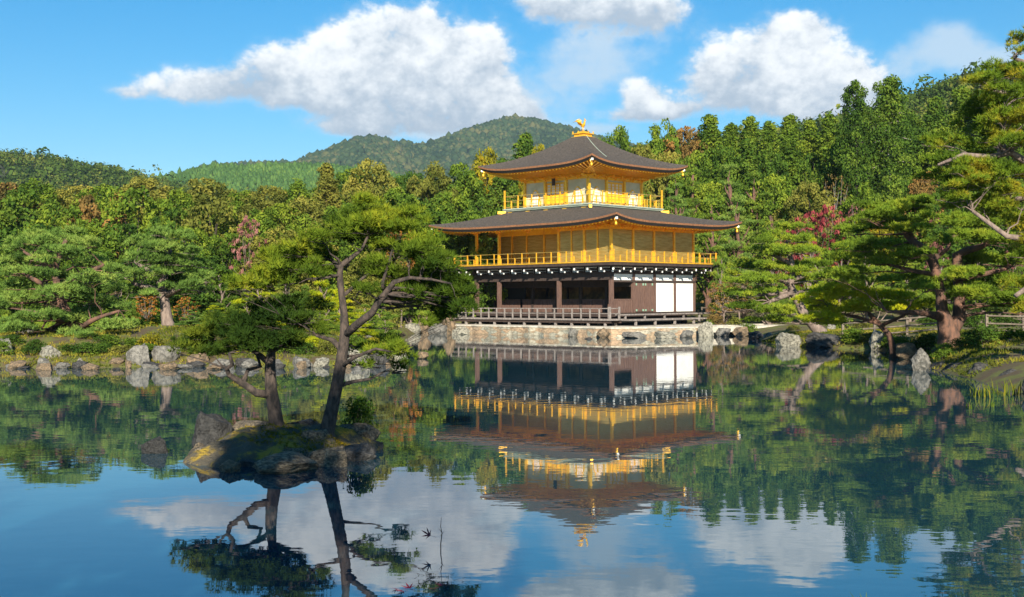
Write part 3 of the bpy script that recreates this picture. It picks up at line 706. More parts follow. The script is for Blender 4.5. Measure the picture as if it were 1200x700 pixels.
# --- roofs
def roof(name, cx, cy, ox, oy, ix, iy, ze, zt, lift, thick, pw, soffit_z, wx_, wy_, curve=.74, n=36, m_=14):
    """curved hipped roof from the eave rectangle (ox, oy) up to the inner rectangle (ix, iy)"""
    root = None
    sides = [((-1,-1),(1,-1)), ((1,-1),(1,1)), ((1,1),(-1,1)), ((-1,1),(-1,-1))]
    top = MB(); edge = MB(); blk = MB(); sof = MB(); ra = MB()
    def zedge(s): return ze+lift*abs(s)**pw
    for (a, b) in sides:
        base = len(top.v); eb = len(edge.v); kb = len(blk.v); sb = len(sof.v)
        for i in range(n+1):
            s = -1+2*i/n; s = math.copysign(abs(s)**.75, s)
            ux = a[0]+(b[0]-a[0])*(s+1)/2; uy = a[1]+(b[1]-a[1])*(s+1)/2
            for j in range(m_+1):
                t = j/m_; f = curve*t+(1-curve)*t*t
                x = cx+ux*(ox+(ix-ox)*t); y = cy+uy*(oy+(iy-oy)*t)
                z = ze+(zt-ze)*f+(zedge(s)-ze)*(1-t)**2.2
                top.v.append((x, y, z))
            x = cx+ux*ox; y = cy+uy*oy; z = zedge(s)
            edge.v += [(x, y, z-.001), (x-ux*.02, y-uy*.02, z-thick*.42)]
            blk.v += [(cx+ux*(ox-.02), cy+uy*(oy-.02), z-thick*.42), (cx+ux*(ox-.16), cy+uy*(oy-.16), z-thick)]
            wx2, wy2 = wx_, wy_
            for j in range(7):
                t = j/6; sz = (z-thick)*(1-t)+soffit_z*t+.10*math.sin(math.pi*t)
                sof.v.append((cx+ux*((ox-.16)*(1-t)+wx2*t), cy+uy*((oy-.16)*(1-t)+wy2*t), sz))
        for i in range(n):
            for j in range(m_):
                q = base+i*(m_+1)+j; top.f.append((q, q+m_+1, q+m_+2, q+1)); top.mi.append(0)
            edge.f.append((eb+2*i, eb+2*i+1, eb+2*i+3, eb+2*i+2)); edge.mi.append(0)
            blk.f.append((kb+2*i, kb+2*i+1, kb+2*i+3, kb+2*i+2)); blk.mi.append(0)
            for j in range(6):
                q = sb+i*7+j; sof.f.append((q, q+1, q+8, q+7)); sof.mi.append(0)
        # rafters
        along = (ox if a[1] == b[1] else oy); nr = int(2*along/.30)
        for i in range(1, nr):
            s = -1+2*i/nr; 
            ux = a[0]+(b[0]-a[0])*(s+1)/2; uy = a[1]+(b[1]-a[1])*(s+1)/2
            z = zedge(s)-thick-.03
            if a[1] == b[1]:
                p0 = (cx+s*b[0]*(ox-.3), cy+a[1]*(oy-.24), z); lim = wx_+ (oy-wy_)
                q = max(-wx_, min(wx_, s*b[0]*(ox-.3))); p1 = (cx+(s*b[0]*(ox-.3)+q)/2 if abs(s*(ox-.3)) > wx_ else p0[0], cy+a[1]*(wy_+.3), soffit_z-.02)
            else:
                p0 = (cx+a[0]*(ox-.24), cy+s*b[1]*(oy-.3), z)
                q = max(-wy_, min(wy_, s*b[1]*(oy-.3))); p1 = (cx+a[0]*(wx_+.3), cy+(s*b[1]*(oy-.3)+q)/2 if abs(s*(oy-.3)) > wy_ else p0[1], soffit_z-.02)
            ra.beam(p0, p1, .085, .09)
    top.f = [f[::-1] if False else f for f in top.f]
    r = top.build(name, M['bark_roof'], P, True)
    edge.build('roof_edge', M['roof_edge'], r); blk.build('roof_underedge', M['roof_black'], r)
    sof.build('soffit', M['goldsoft'], r, True); ra.build('rafters', M['gold'], r)
    for sx, sy in ((-1,-1),(1,-1),(1,1),(-1,1)):
        hp = MB(); L0 = (cx+sx*(ox-.25), cy+sy*(oy-.25), ze+lift-thick-.06)
        hp.beam((cx+sx*(wx_-.1), cy+sy*(wy_-.1), soffit_z-.08), L0, .16, .2); hp.build('hip_rafter', M['gold'], r)
        tp = MB(); tp.beam((L0[0], L0[1], L0[2]), (L0[0]+sx*.12, L0[1]+sy*.07, L0[2]+.02), .13, .13); tp.build('rafter_tip', M['whitetip'], r)
        bl = MB().lathe([(.012,.0),(.012,.10),(.05,.12),(.075,.2),(.085,.31),(.08,.315)], 0, 0, 10); bl.v = [(v[0]+L0[0], v[1]+L0[1], L0[2]-.06-v[2]) for v in bl.v]
        bl.build('wind_bell', M['gold'], r, True)
    return r
CX, CY = LX/2, LY/2
lower = roof('lower_roof', CX, CY, -LX/2+2.3, LY/2+2.3, 3.55, 3.55, 6.86, 8.0, .38, .28, 4.5, 6.9, -LX/2+.02, LY/2+.02, .86)
upper = roof('upper_roof', CX, CY, 4.95, 4.95, .55, .55, 10.66, 12.95, .40, .28, 4.0, 10.22, 2.78, 2.78, .62)
# hip ridge line on the upper roof (a pale conductor strip runs down the east hip)
hr = MB(); pts = []
for j in range(0, 12):
    t = .30+.70*j/11; f = .62*t+.38*t*t; rr_ = 4.95+(.55-4.95)*t
    pts.append((CX+rr_, CY-rr_*.55, 10.66+(12.95-10.66)*f+.40*.55**4*(1-t)**2.2+.03))
hr.tube(pts, [.028]*len(pts), 5); hr.build('conductor_strip', M['bluegrey'], upper)
# bracket clusters at the pillar heads of both gold floors
def bracket(x, y, z, dx, dy, s=1.0):
    part('bracket', MB().box(x-.12*s, y-.12*s, z, x+.12*s, y+.12*s, z+.10*s).beam((x, y, z+.15*s), (x+dx*.6*s, y+dy*.6*s, z+.19*s), .10*s, .12*s).beam((x-dy*.42*s, y-dx*.42*s, z+.15*s), (x+dy*.42*s, y+dx*.42*s, z+.15*s), .10*s, .10*s), M['gold'])
for tx in (0, .5, 1, 1.5, 2, 3.25, 4.5, 5.5): bracket(-tx*K, -.09, 6.50, 0, -1)
for ty in (0, .5, 1, 1.5, 2, 2.5, 3, 3.5, 4): bracket(.09, ty*K, 6.50, 1, 0)
# --- third floor
S = 2.75; B = 3.75; Z3 = 8.20
part('upper_balcony', MB().box(CX-B, CY-B, 8.02, CX+B, CY+B, 8.19), M['bluegrey'])
part('upper_balcony_edge', MB().box(CX-B-.06, CY-B-.06, 8.10, CX+B+.06, CY+B+.06, 8.165), M['bluegrey'])
part('balcony_skirt', MB().box(CX-B+.12, CY-B+.12, 7.35, CX+B-.12, CY+B-.12, 8.015), M['bluegrey'])
for sx, sy, ax in ((0,-1,1),(1,0,0),(0,1,1),(-1,0,0)):
    for k in range(5):
        o = -B+.55+k*(2*B-1.1)/4
        x, y = (CX+o, CY+sy*(B-.1)) if ax else (CX+sx*(B-.1), CY+o)
        m = MB(); d = Vector((sx, sy, 0)); t = Vector((-sy, sx, 0)); c = Vector((x, y, 0))
        for h, wdt in ((7.90,.17),(7.80,.11),(7.71,.055)):
            a = c+d*.02; b_ = c+d*.16
            m.beam((a-t*wdt)[:2]+(h,) if False else (a.x-t.x*wdt, a.y-t.y*wdt, h), (a.x+t.x*wdt, a.y+t.y*wdt, h), .16, .09)
        part('gilt_bracket', m, M['gold'])
for sx, sy in ((-1,-1),(1,-1),(1,1),(-1,1)):
    part('gilt_beam_end', MB().beam((CX+sx*(B-.1), CY+sy*(B-.1), 7.93), (CX+sx*(B+.28), CY+sy*(B+.28), 7.95), .18, .18), M['gold'])
bx0, by0, bx1, by1 = CX-B+.05, CY-B+.05, CX+B-.05, CY+B-.05
railing(bx0, by0, bx1, by1, 8.19, (.82,.50,.10), .036, .62, M['gold'], .065, ((bx0,by0,bx1,by0),(bx1,by0,bx1,by1),(bx0,by1,bx1,by1),(bx0,by0,bx0,by1)), 1.22)
part('upper_wall', MB().box(CX-S+.06, CY-S+.06, 8.19, CX+S-.06, CY+S-.06, 10.2), M['palewall'])
part('upper_frieze', MB().box(CX-S-.02, CY-S-.02, 9.86, CX+S+.02, CY+S+.02, 10.22), M['goldsoft'])
b3 = 2*S/3
for i in range(4):
    for j in range(4):
        if i in (0,3) or j in (0,3): pillar(CX-S+i*b3, CY-S+j*b3, 8.19, 9.86, .16, M['gold'])
def on_face(f, u, z, d):      # a point on a wall of the top floor
    if f == 0: return (CX+u, CY-S-d+.06, z)
    if f == 1: return (CX+S+d-.06, CY+u, z)
    if f == 2: return (CX-u, CY+S+d-.06, z)
    return (CX-S-d+.06, CY-u, z)
def fbox(m, f, u0, z0, u1, z1, d0, d1):
    a = on_face(f, u0, z0, d0); b = on_face(f, u1, z1, d1); m.box(*a, *b); return m
def bell(f, u, m, w_, d0, d1, z0, zs):
    """bell-shaped outline filled as thin vertical strips"""
    n = 14
    for i in range(n):
        a = -1+2*i/n; b = a+2/n; c = (a+b)/2
        h = zs*(1-abs(c)**2.4)**.55*(.80+.20*(1-abs(c))) 
        fbox(m, f, u+a*w_, z0, u+b*w_, z0+h, d0+(i % 2)*.001, d1); 
    return m
for f in range(4):
    for u in (-b3, b3):
        wn = part('bell_window', bell(f, u, MB(), .50, .005, .03, 8.30, 1.12), M['gold'])
        pane = bell(f, u, MB(), .41, .032, .045, 8.30, 1.02); pane.build('pane', M['paper'], P).parent = wn
        lat = MB()
        for du in (-.27, -.13, 0, .13, .27): fbox(lat, f, u+du-.011, 8.32, u+du+.011, 8.32+.9*(1-abs(du/.45)**2.4)**.5, .046, .06)
        for z in (8.52, 8.74, 8.96): fbox(lat, f, u-.38+.1*(z > 8.9), z, u+.38-.1*(z > 8.9), z+.02, .061, .07)
        lat.build('lattice', M['gold'], P).parent = wn
    dd = part('panel_door', fbox(MB(), f, -b3/2+.10, 8.22, b3/2-.10, 9.75, .005, .03), M['goldsoft'])
    for k in range(4):
        u0 = -b3/2+.14+k*.38
        lt = MB(); fbox(lt, f, u0, 8.26, u0+.05, 9.70, .035, .06); fbox(lt, f, u0+.30, 8.26, u0+.35, 9.70, .035, .06)
        for z in (8.26, 8.62, 8.95, 9.12, 9.29, 9.46, 9.63): fbox(lt, f, u0+.052, z, u0+.298, z+.04, .036, .055)
        fbox(lt, f, u0+.16, 8.99, u0+.18, 9.66, .034, .05); lt.build('door_leaf', M['gold'], P).parent = dd
        fbox(MB(), f, u0+.055, 9.0, u0+.295, 9.63, .031, .033).build('pane', M['paper'], P).parent = dd
for k in range(7):
    o = -S+k*2*S/6
    bracket(CX+o, CY-S-.09, 9.90, 0, -1, .9); bracket(CX+S+.09, CY+o, 9.90, 1, 0, .9)
# name board under the eave of the upper south face
nb = MB(); nb.beam(on_face(0, -.12, 9.78, .28), on_face(0, .14, 9.78, .28), .05, .46); part('name_board', nb, M['dwood'])
# finial: gilt dew basin and the phoenix
fb = MB().box(CX-.56, CY-.56, 12.86, CX+.56, CY+.56, 12.96).box(CX-.42, CY-.42, 12.96, CX+.42, CY+.42, 13.14).box(CX-.52, CY-.52, 13.14, CX+.52, CY+.52, 13.19).box(CX-.2, CY-.2, 13.19, CX+.2, CY+.2, 13.32)
for sx in (-1, 0, 1):
    for sy in (-1, 0, 1):
        if sx or sy: fb.box(CX+sx*.48-.03, CY+sy*.48-.03, 13.19, CX+sx*.48+.03, CY+sy*.48+.03, 13.33)
part('finial_base', fb, M['gold'])
ph = MB(); o = Vector((CX, CY, 13.32)); fd = Vector((math.cos(R(-45)), math.sin(R(-45)), 0))  # faces the way the corner points
fd = Vector((.72, -.10, 0)).normalized(); sd = Vector((-fd.y, fd.x, 0))
def q3(a, b, c): v = o+fd*a+sd*b+Vector((0,0,c)); return tuple(v)
for s in (-1, 1): ph.tube([q3(0, s*.05, 0), q3(.0, s*.05, .2), q3(.0, s*.06, .34)], [.02,.018,.03], 6)
ph.tube([q3(-.20,0,.40), q3(-.08,0,.38), q3(.08,0,.42), q3(.17,0,.55), q3(.18,0,.68), q3(.20,0,.76), q3(.31,0,.74)], [.04,.10,.10,.055,.04,.05,.008], 8)
ph.tube([q3(.20,0,.78), q3(.16,0,.86), q3(.10,0,.87)], [.03,.02,.005], 6)
phx = part('phoenix_statue', ph, M['gold'], True)
for s in (-1, 1):
    wg = MB()
    for k in range(6):
        wg.tube([q3(.02-.03*k, s*.08, .46), q3(-.04-.05*k, s*(.22+.03*k), .62+.02*k), q3(-.06-.09*k, s*(.30+.03*k), .86-.05*k)], [.035,.03,.008], 5)
    wg.build('wing', M['gold'], P, True).parent = phx
tl = MB()
for k in range(6):
    s = (k-2.5)/2.5; tl.tube([q3(-.16, s*.04, .42), q3(-.34, s*.12, .55+.05*(k % 2)), q3(-.42, s*.20, .78), q3(-.36, s*.24, .92-.08*abs(s))], [.035,.03,.028,.008], 5)
tl.build('tail', M['gold'], P, True).parent = phx
# seated statue in the lower room
st = MB().lathe([(.55,1.33),(.6,1.5),(.5,1.62),(.48,1.7),(.40,1.78),(.24,2.0),(.27,2.25),(.12,2.38),(.10,2.43),(.15,2.52),(.14,2.66),(.05,2.74)], -1.4*K, 2*K-.6, 12)
so = st.build('seated_statue', M['black'], None, True); so.location = PAV; so.rotation_euler = (0,0,PRZ)
tag(so, 'dark seated statue inside the open lower floor of the pavilion', 'statue')
# fishing porch on the west side
A = empty('fishing_porch', (*pav(-14.6, 4.2), 0), PRZ); tag(A, 'small open porch with a dark low roof behind the west end of the pavilion', 'porch')
def apart(n, mb, m): return mb.build(n, m, A)
for x in (-2.2, 2.2):
    for y in (-1.7, 1.7): apart('post', MB().box(x-.08, y-.08, .4, x+.08, y+.08, 3.0), M['dwood'])
apart('floor', MB().box(-2.8, -2.0, .9, 2.8, 2.0, 1.05), M['gwood']); apart('beam', MB().box(-2.4, -1.8, 3.0, 2.4, -1.6, 3.2).box(-2.4, 1.6, 3.0, 2.4, 1.8, 3.2), M['dwood'])
apart('railing', MB().box(-2.7, -1.95, 1.55, 2.7, -1.9, 1.6).box(-2.7, -1.95, 1.3, 2.7, -1.9, 1.34).box(-2.7,-1.96,1.05,-2.63,-1.89,1.65).box(-.9,-1.96,1.05,-.83,-1.89,1.6).box(.9,-1.96,1.05,.97,-1.89,1.6), M['gwood'])
ar = MB(); rp = [(-3.1,-2.6,3.2),(3.1,-2.6,3.2),(3.1,2.6,3.2),(-3.1,2.6,3.2),(-2.0,0,4.15),(2.4,0,4.15)]
ar.v = rp+[(x,y,z-.1) for x,y,z in rp]; ar.f = [(0,1,5,4),(2,3,4,5),(1,2,5),(3,0,4),(6,10,11,7),(8,11,10,9),(7,11,8),(9,10,6),(0,6,7,1),(1,7,8,2),(2,8,9,3),(3,9,6,0)]; ar.mi = [0]*12
apart('roof', ar, M['bark_roof'])

# ------------------------------------------------------------------ stone platform and gravel path
def masonry():
    m = mat('platform_masonry', (.50,.37,.24), .9, bump=.02, bscale=6); nt = m.node_tree; p = nt.nodes['Principled BSDF']
    t = nt_new(nt, 'ShaderNodeTexCoord'); mp = nt_new(nt, 'ShaderNodeMapping'); nt.links.new(t.outputs['Object'], mp.inputs[0]); mp.inputs['Scale'].default_value = (1,1,2.1)
    v = nt_new(nt, 'ShaderNodeTexVoronoi', feature='DISTANCE_TO_EDGE'); nt.links.new(mp.outputs[0], v.inputs['Vector']); v.inputs['Scale'].default_value = 2.1
    v2 = nt_new(nt, 'ShaderNodeTexVoronoi'); nt.links.new(mp.outputs[0], v2.inputs['Vector']); v2.inputs['Scale'].default_value = 2.1
    r = nt_new(nt, 'ShaderNodeValToRGB'); sp = nt_new(nt, 'ShaderNodeSeparateColor'); nt.links.new(v2.outputs['Color'], sp.inputs[0]); nt.links.new(sp.outputs[0], r.inputs[0])
    e = r.color_ramp.elements; e[0].color = (.31,.23,.15,1); e[1].color = (.42,.37,.28,1); k = e.new(.4); k.color = (.40,.27,.17,1); k = e.new(.7); k.color = (.27,.27,.22,1)
    n = nt_new(nt, 'ShaderNodeTexNoise'); nt.links.new(mp.outputs[0], n.inputs['Vector']); n.inputs['Scale'].default_value = 5; n.inputs['Detail'].default_value = 8
    x = nt_new(nt, 'ShaderNodeMixRGB', blend_type='MULTIPLY'); x.inputs[0].default_value = 1; nt.links.new(r.outputs[0], x.inputs[1])
    s = smooth(nt, n.outputs['Fac'], .3, .7, .55, 1.15); cb = nt_new(nt, 'ShaderNodeCombineColor')
    for i in range(3): nt.links.new(s, cb.inputs[i])
    nt.links.new(cb.outputs[0], x.inputs[2])
    y = nt_new(nt, 'ShaderNodeMixRGB'); nt.links.new(smooth(nt, v.outputs['Distance'], .01, .05), y.inputs[0]); y.inputs[1].default_value = (.22,.17,.11,1); nt.links.new(x.outputs[0], y.inputs[2])
    nt.links.new(y.outputs[0], p.inputs['Base Color']); return m
M['masonry'] = masonry()
M['gravel'] = mat('raked_gravel', (.62,.57,.48), .95, rgb2=(.42,.37,.29), scale=4, bump=.01, bscale=60)
outl = [(-14.6,-2.7),(-10,-3.3),(-4,-3.5),(3.0,-3.6),(4.2,-2.2),(5.8,.8),(5.3,4.0),(5.0,8.0),(4.4,13),(-14.6,13)]
def poly_round(pl, step=.55, amp=.10, seed=3):
    rg = np.random.default_rng(seed); out = []
    for i in range(len(pl)):
        a = np.array(pl[i]); b = np.array(pl[(i+1) % len(pl)]); n = max(1, int(np.linalg.norm(b-a)/step))
        for k in range(n): out.append(tuple(a+(b-a)*k/n+rg.normal(size=2)*amp*.5))
    return out
pw = empty('stone_platform', PAV, PRZ); tag(pw, 'low tan stone platform rising from the water under the pavilion', 'platform')
ol = poly_round(outl)
MB().prism(ol, -.9, .50).build('wall', M['masonry'], pw)
MB().prism([(x*1.006-.0, y*1.01) for x, y in ol], .50, .565).build('coping', M['gravel'], pw)
pth = MB().prism([pav(5.0,2.5)[:2], pav(5.8,1.2), at(905,0,74)[:2], at(985,0,80)[:2], at(985,0,86)[:2], at(840,0,90)[:2]], .2, .52)
tag(pth.build('path', M['gravel']), kind='structure')

# ------------------------------------------------------------------ rocks
RV, RF = icos(5)
def rock_mesh(seed, ang=.5):
    rg = np.random.default_rng(seed); v = RV.copy()
    # chisel with random planes, then roughen
    for _ in range(20):
        n = unit(rg.normal(size=3)); d = rg.uniform(.52, .92); s = v@n
        v = v-np.maximum(s-d, 0)[:,None]*n*.96
    off = rg.uniform(0, 50, 3)
    nn = np.array([mnoise.fractal(Vector(p*1.6+off), 1.0, 2.2, 5) for p in v])
    v = v*(1+.15*nn)[:,None]; v = v*(1+.05*np.array([mnoise.fractal(Vector(p*5+off), .9, 2.2, 4) for p in v]))[:,None]
    v = v/np.abs(v).max(0)
    me = npmesh('rock', v, RF, M['stone'], None, True); return me
ROCKS = [rock_mesh(i) for i in range(8)]
rock_i = 0
G1 = 'rocks along the left shore'
def rock(px, py, wpx, hpx, Y, m, label, group=None, dpx=None, seed=None, zbase=None, rz=None):
    """a stone whose foot shows at (px, py) at distance Y, wpx by hpx photograph pixels"""
    global rock_i
    rg = random.Random(px*7+py); s = Y/F; me = ROCKS[(seed if seed is not None else rock_i) % 8]; rock_i += 1
    o = bpy.data.objects.new('rock', me); link(o)
    if group == G1: wpx *= .8; hpx *= .74
    if group == 'rocks at the foot of the pavilion platform': wpx *= .82; hpx *= .78
    h = hpx*s; sunk = .35*h
    z0 = EYE+(350-py)/F*Y
    o.location = ((px-600)/F*Y, Y, z0+(h-sunk)/2); o.scale = (wpx*s/2, (dpx or wpx*.85)*s/2, (h+sunk)/2)
    o.rotation_euler = (rg.uniform(-.12,.12), rg.uniform(-.12,.12), rz if rz is not None else rg.choice([0, math.pi])+rg.uniform(-.3,.3))
    o.material_slots[0].link = 'OBJECT'; o.material_slots[0].material = M[m]
    tag(o, label, 'rock', group); return o
def wl(py): return 3195/(py-350)      # distance of a waterline seen at photograph row py
G1 = 'rocks along the left shore'
SH = [(3,416,40,36,44,'stone_pale','pale rounded rock cut by the left edge of the photo'),
    (28,401,34,34,48,'stone','large white-topped rock behind the shore at the far left under the pine'),
    (22,430,34,16,40.6,'stone_warm','low brown stone at the waterline in the far left of the shore'),
    (50,429,20,18,40.8,'stone','small upright pale stone at the waterline at the far left'),
    (75,430,24,14,40.3,'stone','small grey stone touching the left side of the bright wide boulder'),
    (58,427,36,34,42.0,'stone_pale','bright wide boulder at the waterline under the spreading shore pine'),
    (93,430,26,16,40.4,'stone_dark','dark low stone right of the bright wide boulder'),
    (95,428,18,16,41.2,'stone_pale','small pointed pale stone in the shaded hollow of the left shore'),
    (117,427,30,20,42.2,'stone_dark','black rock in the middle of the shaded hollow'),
    (128,408,14,16,46.0,'stone_pale','slim standing stone on the moss above the shaded hollow'),
    (138,426,26,14,41.3,'stone_warm','low brown stone just left of the twin boulders'),
    (162,427,38,36,41.6,'stone','grey sloping boulder, the left one of the twin boulders'),
    (197,427,50,44,42.2,'stone','tallest pale boulder, below the grey pine trunk on the left shore'),
    (232,428,34,22,41.6,'stone_warm','brown flat rock right of the tallest pale boulder'),
    (258,430,36,18,40.4,'stone','pale rock half hidden behind the dark islet pine'),
    (290,431,34,16,40.2,'stone','grey shore rock behind the trunk of the shorter islet pine'),
    (322,431,30,18,40.2,'stone','pale shore rock just right of the shorter islet trunk'),
    (352,431,32,20,40.2,'stone','grey shore rock between the two islet trunks'),
    (378,431,30,20,40.4,'stone_pale','pale shore rock touching the taller islet trunk'),
    (418,431,40,34,41.0,'stone_pale','white boulder right of the taller islet trunk'),
    (444,428,34,30,42.2,'stone_dark','dark notched boulder at the tip of the left headland'),
    (466,424,30,20,44.0,'stone_pale','pale outermost rock at the tip of the left headland'),
    (432,404,26,18,52,'stone','grey rock behind the headland tip'),
    (405,400,26,18,54,'stone_warm','brown rock on the bank behind the headland')]
for q in SH: rock(*q[:4], q[4], q[5], q[6], G1)
rs_ = random.Random(8)
for k, px in enumerate(range(-4, 470, 17)):
    px += rs_.randint(-9, 9); sY = 3195/(rs_.choice((428,429,430,431))-350)
    nm = ('brown','grey','dark')[k % 3]
    rock(px, 350+3195/sY+1, rs_.randint(8,27), rs_.randint(4,12), sY, ('stone_warm','stone','stone_dark')[k % 3], f"small {nm} waterline stone, {['first','second','third','fourth','fifth','sixth','seventh','eighth','ninth','tenth'][k//3]} {nm} one from left along the left shore", 'small waterline stones of the left shore')
G2 = 'rocks at the foot of the pavilion platform'
for (px, py, w_, h_, Y, m, lb) in [
    (483,391,26,22,79,'stone_pale','white rock at the far left start of the pavilion shore'),
    (497,390,20,30,80,'stone_warm','tall brown rock standing behind the pavilion shore rocks'),
    (512,392,30,20,77,'stone','grey rock left of the platform, below the pine limb'),
    (528,391,24,34,78.5,'stone_warm','tall peaked brown rock beside the left end of the platform'),
    (541,393,28,16,76.5,'stone_pale','pale flat rock touching the left end of the platform'),
    (556,391,12,16,80,'stone','slim grey stone first along the platform wall'),
    (573,393,24,15,77.2,'stone','round grey boulder leaning on the platform wall at its left third'),
    (617,394,18,14,74.6,'stone_pale','pale boulder leaning on the middle of the platform wall'),
    (672,396,16,17,70.6,'stone','upright grey oval boulder against the platform wall'),
    (648,394.5,16,11,72.5,'stone_warm','low brown boulder left of the upright oval boulder'),
    (690,401,13,8,66.6,'stone_dark','small dark boulder standing in the water before the platform'),
    (706,397,24,16,68.8,'stone_warm','brown boulder at the near corner of the platform'),
    (745,397,40,11,67.9,'stone','long low grey stone right of the near platform corner'),
    (778,398,36,12,67.6,'stone_pale','long pale stone at the waterline below the white panels'),
    (806,397,24,13,68.4,'stone','square grey stone below the right end of the lower deck'),
    (826,396,22,24,69.5,'stone_pale','tall pale green stone at the east end of the platform'),
    (848,396,26,18,70,'stone','knobbly grey stone right of the tall pale green one'),
    (868,397,24,16,70,'stone_warm','brown stone right of the knobbly grey one'),
    (886,399,26,14,66,'stone_dark','dark layered stone between the platform and the leaning pine'),
    (902,400,20,12,64.5,'stone','small grey stone left of the white wedge boulder')]:
    rock(px, py, w_, h_, Y, m, lb, G2)
G3 = 'rocks along the right shore'
for (px, py, w_, h_, Y, m, lb) in [
    (921,408,33,20,55,'stone_pale','white wedge boulder at the waterline below the leaning pine'),
    (963,409,50,18,54,'stone_dark','long dark boulder right of the white wedge boulder'),
    (974,392,16,12,62,'stone_pale','small pale rock at the root of the leaning pine'),
    (1001,405,22,16,56,'stone_pale','small bluish pale rock in the shade left of the egg-shaped rock'),
    (1027,412,19,28,51.2,'stone_pale','egg-shaped pale rock standing in front of the rail fence'),
    (1062,424,26,20,43.5,'stone_warm','mossy brown rock behind the speckled boulder'),
    (1050,419,20,12,46.5,'stone_dark','low dark rock between the egg-shaped rock and the speckled boulder'),
    (1080,437,27,27,36.6,'stone','speckled grey boulder standing in the water off the right shore'),
    (1101,437,30,12,37.4,'stone_dark','low black rock right of the speckled boulder'),
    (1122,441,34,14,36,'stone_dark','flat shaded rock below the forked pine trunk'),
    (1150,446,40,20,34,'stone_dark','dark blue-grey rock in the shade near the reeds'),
    (1142,430,26,12,38,'stone_warm','brown rock lying on the bank right of the forked trunk'),
    (1174,424,34,14,38,'stone_warm','tan rock on the bank near the right edge of the photo'),
    (1188,414,34,14,40,'stone','pale grey rock on the upper bank at the right edge of the photo'),
    (1186,453,36,20,31.5,'stone_dark','dark rock behind the reeds at the right edge of the photo'),
    (1212,478,36,46,27,'stone_dark','big dark rock cut by the right edge of the photo'),
    (1100,418,24,12,42,'stone_dark','dark stone at the foot of the forked trunk')]:
    rock(px, py, w_, h_, Y, m, lb, G3)
rock(495,420,17,9,wl(420),'stone_warm','small flat brown rock alone in the water right of the headland')
rock(180,530,32,20,17.9,'stone_black','small black rock alone in the water left of the islet', seed=3)

# ------------------------------------------------------------------ the islet
def islet():
    rg = np.random.default_rng(11); nu, nv = 96, 26; V_ = [(0,0,.36)]; 
    for j in range(1, nv+1):
        r = j/nv*1.15
        for i in range(nu):
            a = 2*math.pi*i/nu; k = 1+.10*math.sin(2*a+.6)+.06*math.sin(5*a+1)+.04*math.sin(9*a)
            x = math.cos(a)*1.22*r*k; y = math.sin(a)*1.80*r*k
            z = .33*(1-r**3)+.11*mnoise.fractal(Vector((x*2.4+4, y*2.4, 0)), 1, 2, 6)-(.5*(r-1) if r > 1 else 0)
            V_.append((x, y, max(z, -.5)))
    Fs = [(0, 1+i, 1+(i+1) % nu) for i in range(nu)]
    for j in range(nv-1):
        for i in range(nu):
            a = 1+j*nu+i; b = 1+j*nu+(i+1) % nu; Fs.append((a, a+nu, b+nu, b))
    me = bpy.data.meshes.new('islet_ground'); me.from_pydata(V_, [], Fs)
    me.polygons.foreach_set('use_smooth', [True]*len(me.polygons))
    im = mat('islet_moss', (.30,.20,.02), .95, rgb2=(.085,.072,.05), scale=2.6, bump=.06, bscale=22, lo=.50, hi=.64)
    me.materials.append(im); me.update()
    o = bpy.data.objects.new('islet_ground', me); link(o); o.location = (-3.40, 18.0, 0); tag(o, kind='structure')
islet()
GI = 'rocks of the islet'
for (px, py, w_, h_, Y, m, lb) in [
    (247,520,52,46,18.6,'stone_black','black angular rock rising at the back left of the islet'),
    (254,547,64,44,17.1,'stone_isle','wide grey rock forming the left front of the islet'),
    (300,512,70,24,18.9,'stone_isle','long dark blue-grey slab behind the moss of the islet'),
    (268,552,28,20,15.9,'stone_warm','small knobbly tan rock at the waterline of the islet'),
    (324,554,92,30,15.9,'stone_isle','long low rock in the middle of the islet front'),
    (356,509,48,26,18.9,'stone_dark','dark humped rock between the two islet trunks'),
    (368,530,46,34,17.4,'stone_isle','rounded pale-backed rock in front of the taller islet trunk'),
    (314,526,38,18,17.6,'stone_dark','small dark rock in the moss of the islet'),
    (384,550,58,34,16.5,'stone_isle','mottled rock at the right front of the islet'),
    (414,544,54,32,17.0,'stone_dark','dark flat rock at the right front corner of the islet'),
    (418,524,54,34,18.4,'stone_isle','grey rounded rock at the right end of the islet'),
    (437,531,24,22,18.2,'stone_dark','low black rock at the right tip of the islet'),
    (234,540,26,28,17.5,'stone_isle','mottled rock at the left tip of the islet'),
    (287,548,30,16,16.4,'stone_dark','small black rock between the tan rock and the long low rock'),
    (345,541,36,22,16.8,'stone_isle','small mottled rock on the moss above the long low rock')]:
    rock(px, py, w_, h_*.86, Y, m, lb, GI)

